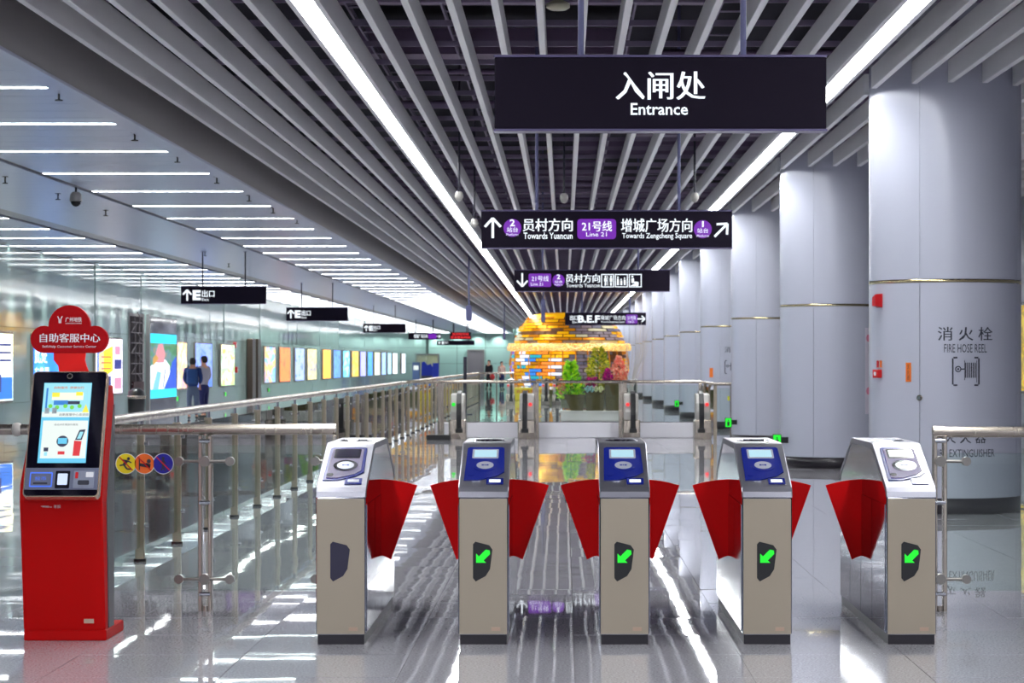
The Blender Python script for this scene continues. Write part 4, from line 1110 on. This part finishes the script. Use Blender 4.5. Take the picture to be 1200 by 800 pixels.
r = random.Random(5)
for k in range(12):
    x1 = (r.uniform(-.1, .62)); z1 = r.uniform(1.9, 2.75); mb = MB(); p = Vector((0, 0, .5)); q = Vector((x1, r.uniform(-.3, .3), z1)); mid = (p + q) / 2 + Vector((r.uniform(-.05, .05), 0, 0))
    mb.tube(p, mid, .012, 5, .009); mb.tube(mid, q, .009, 5, .003); c = mid.lerp(q, .4); mb.tube(c, c + Vector((r.uniform(-.1, .12), 0, .4)), .006, 5, .002)
    mb.build('twig', M['camwhite'], t)

# ================================================================== LEFT WALL: POSTERS, SCREEN, ALCOVE
def wall_D(x): return (XL + .07) * FPX / (x - VX)
def wall_rect(x0, x1): return wall_D(x0), wall_D(x1)
def poster(label, x0, x1, m, z0=.60, z1=2.03, name='poster_lightbox', cat='poster', group='lit posters on the green wall', fr=None):
    a, b = wall_rect(x0, x1)
    t = thing(name, label, cat, (XL, a, z0), group=group)
    MB().bbox(.002, .07, 0, b - a, 0, z1 - z0, .008).build('frame', fr or M['satin'], t)
    MB().box(.0705, .074, .04, b - a - .04, .04, z1 - z0 - .04).build('printed_face', m, t)
    return t, b - a, z1 - z0
def band(t, w, y0, y1, z0, z1, m, h, name='print_block', d=.0745):
    return MB().box(d, d + .002, y0 * w, y1 * w, z0 * h, z1 * h).build(name, m, t)
def E_(n, c, s=1.5): return emat('ad_' + n, rgb(*c), s)
PS = 1.4
white_ = E_('white', (235, 245, 250)); blue_ = E_('blue', (30, 110, 215)); yel_ = E_('yellow', (245, 215, 40)); navy = E_('navy', (25, 40, 120)); cyan_ = E_('cyan', (30, 205, 240)); red_ = E_('red', (210, 50, 40)); grn_ = E_('green', (70, 160, 60)); org_ = E_('orange', (245, 110, 30))
t, w, h = poster('lit poster at the left edge, pale above and blue below', -14, 15.5, print_mat('ad_a', [(245, 240, 190), (230, 235, 220), (180, 225, 245)], 2, PS))
band(t, w, .05, .95, .05, .36, blue_, h); band(t, w, .1, .5, .15, .4, navy, h, d=.077); band(t, w, .15, .3, .12, .25, yel_, h, d=.08)
for k in range(3): band(t, w, .12, .9, .58 + k * .11, .61 + k * .11, navy, h, d=.077)
t, w, h = poster('blue lit poster partly hidden behind the kiosk sign', 39, 72, print_mat('ad_b', [(20, 110, 230), (30, 130, 240), (60, 160, 245)], 2, PS))
mb = text_mb('此处', 0, w * .42, h * .55, h * .82, 0, .01); mb.v = [(.078, x + .12, z) for x, y, z in mb.v]; mb.build('lettering', white_, t)
mb = text_mb('有售票', 0, w * .5, h * .3, h * .5, 0, .01); mb.v = [(.078, x + .1, z) for x, y, z in mb.v]; mb.build('lettering', white_, t)
t, w, h = poster('white lit poster with yellow banner and blue blocks beside the dark alcove', 112, 143.5, print_mat('ad_c', [(235, 235, 245), (225, 215, 235), (240, 240, 250)], 3, PS))
mb = MB().add([(.078, w * .1, h * .25), (.078, w * .62, h * .42), (.078, w * .62, h * .86), (.078, w * .1, h * .72)], [(0, 1, 2, 3)]); mb.build('print_block', yel_, t)
band(t, w, .05, .28, .1, .8, blue_, h, d=.076); band(t, w, .3, .55, .1, .33, navy, h, d=.0765); band(t, w, .68, .95, .45, .62, navy, h, d=.0765)
band(t, w, .68, .95, .1, .3, E_('rose', (205, 130, 160)), h, d=.0765); band(t, w, .7, .9, .7, .85, E_('rose', (205, 130, 160)), h, d=.0765)
for k in range(3): band(t, w, .2, .55, .45 + k * .1, .47 + k * .1, red_, h, d=.08)
# alcove
a, b = wall_rect(154, 169)
t = thing('dark_alcove', 'tall dark recess with exposed steel lattice in the green wall', 'alcove', (XL, a, 0))
zt = 2.62; W = b - a
MB().box(.0, .02, 0, W, 0, zt).build('back', mat('alcove_dark', rgb(40, 28, 34), .8), t)
MB().box(0, .03, -.06, 0, 0, zt + .08).box(0, .03, W, W + .25, 0, zt + .08).box(0, .03, 0, W, zt, zt + .08).build('frame', M['beam'], t)
mb = MB()
for k in range(9):
    z = .3 + k * .27; mb.tube((.06, .05, z), (.06, W - .05, z), .014, 6)
    mb.tube((.06, .05 if k % 2 else W - .05, z), (.06, W * .5, z + .27), .012, 6)
mb.tube((.06, W * .33, 0), (.06, W * .33, zt), .02, 6); mb.tube((.06, W * .66, 0), (.06, W * .66, zt), .02, 6); mb.build('steel_lattice', mat('alcove_steel', rgb(120, 112, 116), .5, .4), t)
MB().box(.05, .1, W * .1, W * .9, .0, .9).build('lower_panel', mat('alcove_maroon', rgb(60, 24, 34), .6), t)
# big digital screen
a, b = wall_rect(175, 206.5)
z0, z1 = .0, 2.66
t = thing('advertising_screen', 'tall bright advertising screen with cyan bands and black frame', 'screen', (XL, a, z0)); W = b - a
MB().bbox(.0, .08, 0, W, 0, z1, .01).build('cabinet', M['black'], t)
MB().box(-.0, .1, -.16, 0, 0, z1 + .05).build('side_trim', M['beam'], t)
s0, s1 = .42, 2.2
face = MB().box(.081, .086, .05, W - .05, s0, s1).build('screen', E_('cyanbright', (25, 205, 235), 1.5), t)
pic = print_mat('ad_hills', [(30, 90, 60), (60, 120, 50), (30, 100, 130), (130, 110, 60)], 4, 1.3)
MB().box(.0865, .088, .06, W - .06, s0 + .24, s1 - .26).build('picture', pic, face)
def poly(pts, m, d=.189): return MB().add([(d - .1, W * u, s0 + (s1 - s0) * v) for u, v in pts], [tuple(range(len(pts)))]).build('picture_shape', m, face)
poly([(.02, .14), (.75, .14), (.72, .5), (.55, .6), (.3, .58), (.02, .5)], white_)
poly([(.5, .14), (.98, .14), (.98, .66), (.8, .55), (.7, .35)], E_('royal', (30, 80, 200), 1.3), .1895)
poly([(.08, .14), (.3, .14), (.4, .4), (.25, .42)], E_('skyblue', (120, 190, 240), 1.3), .190)
poly([(.24, .55), (.5, .55), (.55, .7), (.45, .85), (.3, .84), (.2, .7)], E_('pinkface', (215, 140, 150), 1.2), .1905)
poly([(.1, .5), (.2, .55), (.3, .62), (.2, .68), (.1, .62)], E_('blond', (200, 150, 70), 1.2), .191)
poly([(.46, .16), (.49, .16), (.56, .45), (.53, .45)], navy, .1915)
# further posters
rows_ = [(207.5, 219, [(235, 190, 205), (150, 110, 160), (245, 215, 90), (230, 225, 240)], 'lit poster with pink and violet figures right of the big screen'),
         (229, 248.5, [(90, 110, 225), (150, 170, 240), (40, 100, 210)], 'lit blue poster behind the two standing people'),
         (259, 275, [(245, 235, 160), (90, 160, 60), (225, 240, 245), (240, 170, 40)], 'lit poster with green and yellow landscape right of the two people'),
         (310, 322.5, [(240, 225, 90), (240, 150, 90), (90, 170, 225), (120, 190, 235)], 'lit yellow and blue poster, first after the bronze posts'),
         (328, 340, [(240, 120, 50), (245, 140, 70), (230, 100, 50)], 'plain orange lit poster'),
         (346, 356.5, [(40, 100, 200), (200, 215, 240), (30, 70, 190)], 'blue and white lit poster just right of the orange one'),
         (360.5, 371, [(225, 225, 240), (235, 220, 90), (70, 90, 180)], 'pale lit poster with yellow and navy spots'),
         (378.5, 387.5, [(245, 170, 60), (250, 200, 80), (245, 150, 50)], 'amber lit poster in the far row'),
         (391, 399, [(50, 110, 215), (120, 170, 235), (40, 90, 200)], 'blue lit poster right of the amber one'),
         (402, 409.5, [(235, 240, 245), (90, 200, 200), (60, 120, 220)], 'white and teal lit poster in the far row'),
         (412.5, 420, [(235, 180, 20), (245, 200, 40), (120, 130, 150)], 'yellow lit poster with rounded bottle shape in the far row'),
         (422.5, 428.5, [(140, 140, 235), (190, 190, 245)], 'lilac lit poster in the far row'),
         (431, 436.5, [(50, 130, 225), (90, 170, 240)], 'sky blue lit poster in the far row'),
         (439, 445, [(215, 225, 230), (200, 200, 130)], 'pale grey lit poster in the far row'),
         (447.5, 452, [(130, 160, 240), (160, 190, 245)], 'light blue lit poster in the far row'),
         (454.5, 458.5, [(190, 220, 210), (130, 180, 220)], 'pale green lit poster in the far row'),
         (460.5, 465.5, [(235, 240, 250), (250, 250, 255)], 'white lit poster near the far end of the wall'),
         (471, 475, [(225, 235, 250), (240, 245, 255)], 'last white lit poster at the far end of the wall')]
for k, (x0, x1, cols, lab) in enumerate(rows_):
    poster(lab, x0, x1, print_mat('ad_row_%d' % k, cols, 3.2, 1.35, seed=k * 1.3, stretch=(1, 1, 1.4)))
tp = thing('bronze_post', 'left bronze post standing against the green wall', 'post', (XL + .12, wall_D(291) , 0), group='pair of bronze posts')
MB().bbox(-.1, .1, 0, .9, 0, 2.25, .01).build('shaft', M['bronze'], tp); MB().box(-.12, .12, -.02, .92, 0, .08).build('foot', M['rubber'], tp)
c = copy_tree(tp); c.location = (XL + .12, wall_D(297.5), 0); c['label'] = 'right bronze post standing against the green wall'
# small red boxes and green exit signs on the wall
for k, (x, z, lab) in enumerate(((276, 2.0, 'upper small red alarm box on the green wall'), (277.5, 1.15, 'lower small red alarm box on the green wall'))):
    t = thing('alarm_box', lab, 'fire alarm', (XL, wall_D(x), z), group='red alarm boxes on the green wall'); MB().bbox(0, .1, -.12, .12, -.1, .1, .02).build('housing', M['alarm'], t); MB().box(.1, .104, -.04, .04, -.04, .04).build('button', M['white'], t)
for k, (x, lab) in enumerate(((209, 'green floor level exit light beside the big screen'), (265.5, 'green floor level exit light under the landscape poster'), (316, 'green floor level exit light under the first poster after the posts'))):
    t = thing('exit_light', lab, 'exit sign', (XL, wall_D(x), .35), group='low green exit lights'); MB().bbox(0, .04, -.16, .16, -.08, .08, .01).build('housing', M['camwhite'], t); MB().box(.04, .044, -.13, .13, -.06, .06).build('lit_face', M['green'], t)
# bin beside the alcove and benches
t = thing('waste_bin', 'dark round topped bin by the wall left of the alcove', 'bin', (XL + .6, wall_D(144) - 1, 0))
MB().lathe([(0, 0), (.2, 0), (.22, .55), (.2, .68), (.1, .76), (0, .78)], n=20).build('bin_body', M['rubber'], t); MB().lathe([(.22, .5), (.235, .52), (.235, .56), (.22, .58)], n=20).build('rim', M['satin'], t)
# right side lit shopfront poster
t = thing('yellow_lightbox', 'yellow lit panel glimpsed at the right edge behind the first column', 'poster', (XR, 35.5, .9))
MB().bbox(-.08, -.002, 0, 2.4, 0, 1.5, .01).build('frame', M['satin'], t)
MB().box(-.084, -.0805, .05, 2.35, .05, 1.45).build('printed_face', print_mat('ad_right', [(240, 200, 20), (90, 60, 20), (250, 220, 60), (200, 120, 20)], 6, .5), t)

# ================================================================== FAR LEFT: BLUE MACHINES
bm = mat('machine_blue', rgb(20, 50, 175), .35)
D = 150
for k, (x, w, h, lab) in enumerate(((487.5, .16, 1.25, 'far narrow grey blue machine with small lit screen'), (499.5, .40, 1.15, 'far wide royal blue counter before the cream doorway'), (511.5, .13, 1.2, 'far slim blue board right of the blue counter'))):
    t = thing('blue_machine', lab, 'machine', (px(x, D), D + (0, 3, -1)[k], 0), group='blue machines by the end wall')
    if k == 1:
        MB().plate([(-.5, 0), (.48, 0), (.48, .95), (.3, 1.0), (.1, 1.3), (-.1, 1.2), (-.3, 1.45), (-.5, 1.4)][::-1], 0, .6).build('cover', bm, t)
        MB().box(-.5, .48, -.02, 0, 0, .5).build('front_panel', M['kgrey'], t)
    else:
        MB().bbox(-w * 1.5, w * 1.5, 0, .5, 0, h + .15, .02).build('cabinet', bm if k == 2 else mat('machine_grey', rgb(90, 110, 150), .4), t)
        MB().box(-w, w, -.012, -.001, h * .72, h * .95).build('lit_panel', wht if k == 0 else bm, t)

# ================================================================== PEOPLE
def skin(verts, edges, name, m, parent, sub=1, root=0):
    """verts: list of (x, y, z, rx, ry)"""
    me = bpy.data.meshes.new(name); me.from_pydata([v[:3] for v in verts], edges, []); me.update()
    o = bpy.data.objects.new(name, me); COL.objects.link(o)
    md = o.modifiers.new('skin', 'SKIN'); md.use_smooth_shade = True
    layer = me.skin_vertices[0].data
    for i, v in enumerate(verts): layer[i].radius = (v[3], v[4] if len(v) > 4 else v[3]); layer[i].use_root = (i == root)
    sb = o.modifiers.new('sub', 'SUBSURF'); sb.levels = sub; sb.render_levels = sub
    bpy.context.view_layer.update()
    ev = bpy.data.meshes.new_from_object(o.evaluated_get(bpy.context.evaluated_depsgraph_get()))
    bpy.data.objects.remove(o)
    ev.materials.clear(); ev.materials.append(m)
    r = bpy.data.objects.new(name, ev); COL.objects.link(r); r.parent = parent
    return r
skinm = mat('skin_tone', rgb(216, 156, 128), .5); hairm = mat('black_hair', rgb(22, 18, 22), .6)
def person(label, loc, rz, H, jacket, trousers, head_turn=0., backpack=None, bag=None, arm=0., group=None, hw_=1.0):
    s = H / 1.72
    t = thing('person', label, 'person', loc, (0, 0, rz), group=group)
    def V(x, y, z, r, r2=None): return (x * s, y * s, z * s, r * s, (r2 or r) * s)
    # one continuous body: facing -y
    v = [V(0, 0, .95, .09, .07), V(0, .0, 1.15, .09, .07), V(0, 0, 1.36, .11, .07), V(0, 0, 1.47, .055), V(0, -.01, 1.55, .065, .07), V(0, -.012, 1.63, .074, .088), V(0, -.0, 1.68, .05, .06)]
    e = [(0, 1), (1, 2), (2, 3), (3, 4), (4, 5), (5, 6)]
    v.append(V(0, -.098, 1.585, .012)); e.append((5, 7))
    for sx in (-1, 1):
        i = len(v)
        v += [V(sx * .17, 0, 1.40, .055), V(sx * (.21 + arm * .02), .02, 1.14, .042), V(sx * (.20 - arm * .05), -.06 - arm * .12, .92 + arm * .12, .032), V(sx * (.195 - arm * .06), -.085 - arm * .16, .84 + arm * .14, .030, .018)]
        e += [(2, i), (i, i + 1), (i + 1, i + 2), (i + 2, i + 3)]
        for q in range(4):
            j = len(v); v += [V(sx * (.195 - arm * .06) + (q - 1.5) * .020, -.095 - arm * .17, .785 + arm * .14 - (abs(q - 1.3) * .006), .0085), V(sx * (.195 - arm * .06) + (q - 1.5) * .021, -.115 - arm * .17, .75 + arm * .14, .0075)]
            e += [(i + 3, j), (j, j + 1)]
        j = len(v); v += [V(sx * (.16 - arm * .06), -.12 - arm * .16, .81 + arm * .14, .010), V(sx * (.155 - arm * .06), -.14 - arm * .16, .785 + arm * .14, .009)]; e += [(i + 3, j), (j, j + 1)]
        i = len(v); st = .03 * sx
        v += [V(sx * .09, 0, .84, .055), V(sx * .10, -.01 + st * .5, .48, .045), V(sx * .10, .02 + st, .09, .038), V(sx * .11, -.10 + st, .035, .035, .03)]
        e += [(0, i), (i, i + 1), (i + 1, i + 2), (i + 2, i + 3)]
    skin(v, e, 'body', skinm, t, 1)
    # face details
    for sx in (-1, 1):
        MB().ball((sx * .03 * s, -.092 * s, 1.615 * s), .011 * s, 8).build('eye', M['rubber'], t)
        MB().ball((sx * .078 * s, .0, 1.60 * s), .022 * s, 8, sx=.5).build('ear', skinm, t)
    MB().ball((0, -.088 * s, 1.545 * s), .018 * s, 8, sz=.35).build('mouth', mat('lip', rgb(160, 80, 80), .5), t)
    mb = MB(); 
    prof = [(.0, .115), (.05, .108), (.085, .07), (.095, .02), (.092, -.03), (.075, -.08)]
    mb.lathe(prof, 0, 0, 20)
    out = []
    for x, y, z in mb.v:
        if y < -.02: z = max(z, .035 - y * -.0)   # fringe above the face
        out.append((x * s * .98, (y * 1.1 + .012) * s, (1.615 + z) * s))
    mb.v = out; mb.build('hair', hairm, t)
    # jacket
    jv = [V(0, 0, .84, .185, .14), V(0, .0, 1.12, .165, .12), V(0, 0, 1.36, .175, .115), V(0, 0, 1.475, .075)]; je = [(0, 1), (1, 2), (2, 3)]
    for sx in (-1, 1):
        i = len(jv); jv += [V(sx * .19, 0, 1.39, .075), V(sx * (.225 + arm * .02), .02, 1.14, .062), V(sx * (.205 - arm * .05), -.055 - arm * .11, .93 + arm * .12, .048)]; je += [(2, i), (i, i + 1), (i + 1, i + 2)]
    skin(jv, je, 'jacket', jacket, t, 1)
    tv = [V(0, 0, 1.0, .15, .115), V(0, 0, .84, .14, .11)]; te = [(0, 1)]
    for sx in (-1, 1):
        i = len(tv); st = .03 * sx; tv += [V(sx * .095, 0, .74, .098), V(sx * .10, -.01 + st * .5, .48, .078), V(sx * .10, .018 + st, .10, .062)]; te += [(1, i), (i, i + 1), (i + 1, i + 2)]
    skin(tv, te, 'trousers', trousers, t, 1)
    for sx in (-1, 1):
        st = .03 * sx
        MB().ball((sx * .105 * s, (-.05 + st) * s, .046 * s), .05 * s, 12, sz=.9, sy=2.6, sx=.95).build('shoe', M['rubber'], t)
    if backpack:
        bp = MB().bbox(-.15 * s, .15 * s, .11 * s, .26 * s, .98 * s, 1.42 * s, .045 * s).build('backpack', backpack, t)
        MB().bbox(-.11 * s, .11 * s, .25 * s, .29 * s, 1.02 * s, 1.2 * s, .015 * s).build('front_pocket', backpack, bp)
        for sx in (-1, 1): MB().path([(sx * .11 * s, .12 * s, 1.4 * s), (sx * .12 * s, .0, 1.5 * s), (sx * .12 * s, -.13 * s, 1.36 * s), (sx * .15 * s, .1 * s, 1.05 * s)], .016 * s, 6).build('shoulder_strap', backpack, bp)
    if bag:
        MB().ball((.3 * s, -.05 * s, .72 * s), .17 * s, 12, sz=1.1, sy=.6).build('bag', bag, t)
    return t
navy_m = mat('navy_cloth', rgb(18, 48, 110), .8, noise=(20, .15)); pack_m = mat('backpack_blue', rgb(24, 66, 122), .7); grey_m = mat('grey_trouser', rgb(86, 98, 122), .8); jean_m = mat('dark_jean', rgb(26, 30, 84), .8); lgrey = mat('light_grey_cloth', rgb(168, 164, 176), .8)
D = 57.0
person('person seen from behind in navy jacket with blue backpack', (px(226, D), D, 0), PI, 1.52, navy_m, grey_m, backpack=pack_m, arm=.5)
person('person in light grey top and dark trousers turned to the left', (px(239, 58.5), 58.5, 0), -PI / 2 - .5, 1.57, lgrey, jean_m, arm=.4)
person('far person in black with a red bag before the end wall', (px(573, 120), 120, 0), -.6, 1.52, mat('black_cloth', rgb(24, 22, 30), .8), mat('black_cloth'), bag=M['alarm'])
person('far person in pale clothes left of the gold dome', (px(588, 118), 118, 0), .6, 1.45, mat('pale_cloth', rgb(190, 160, 150), .8), jean_m)
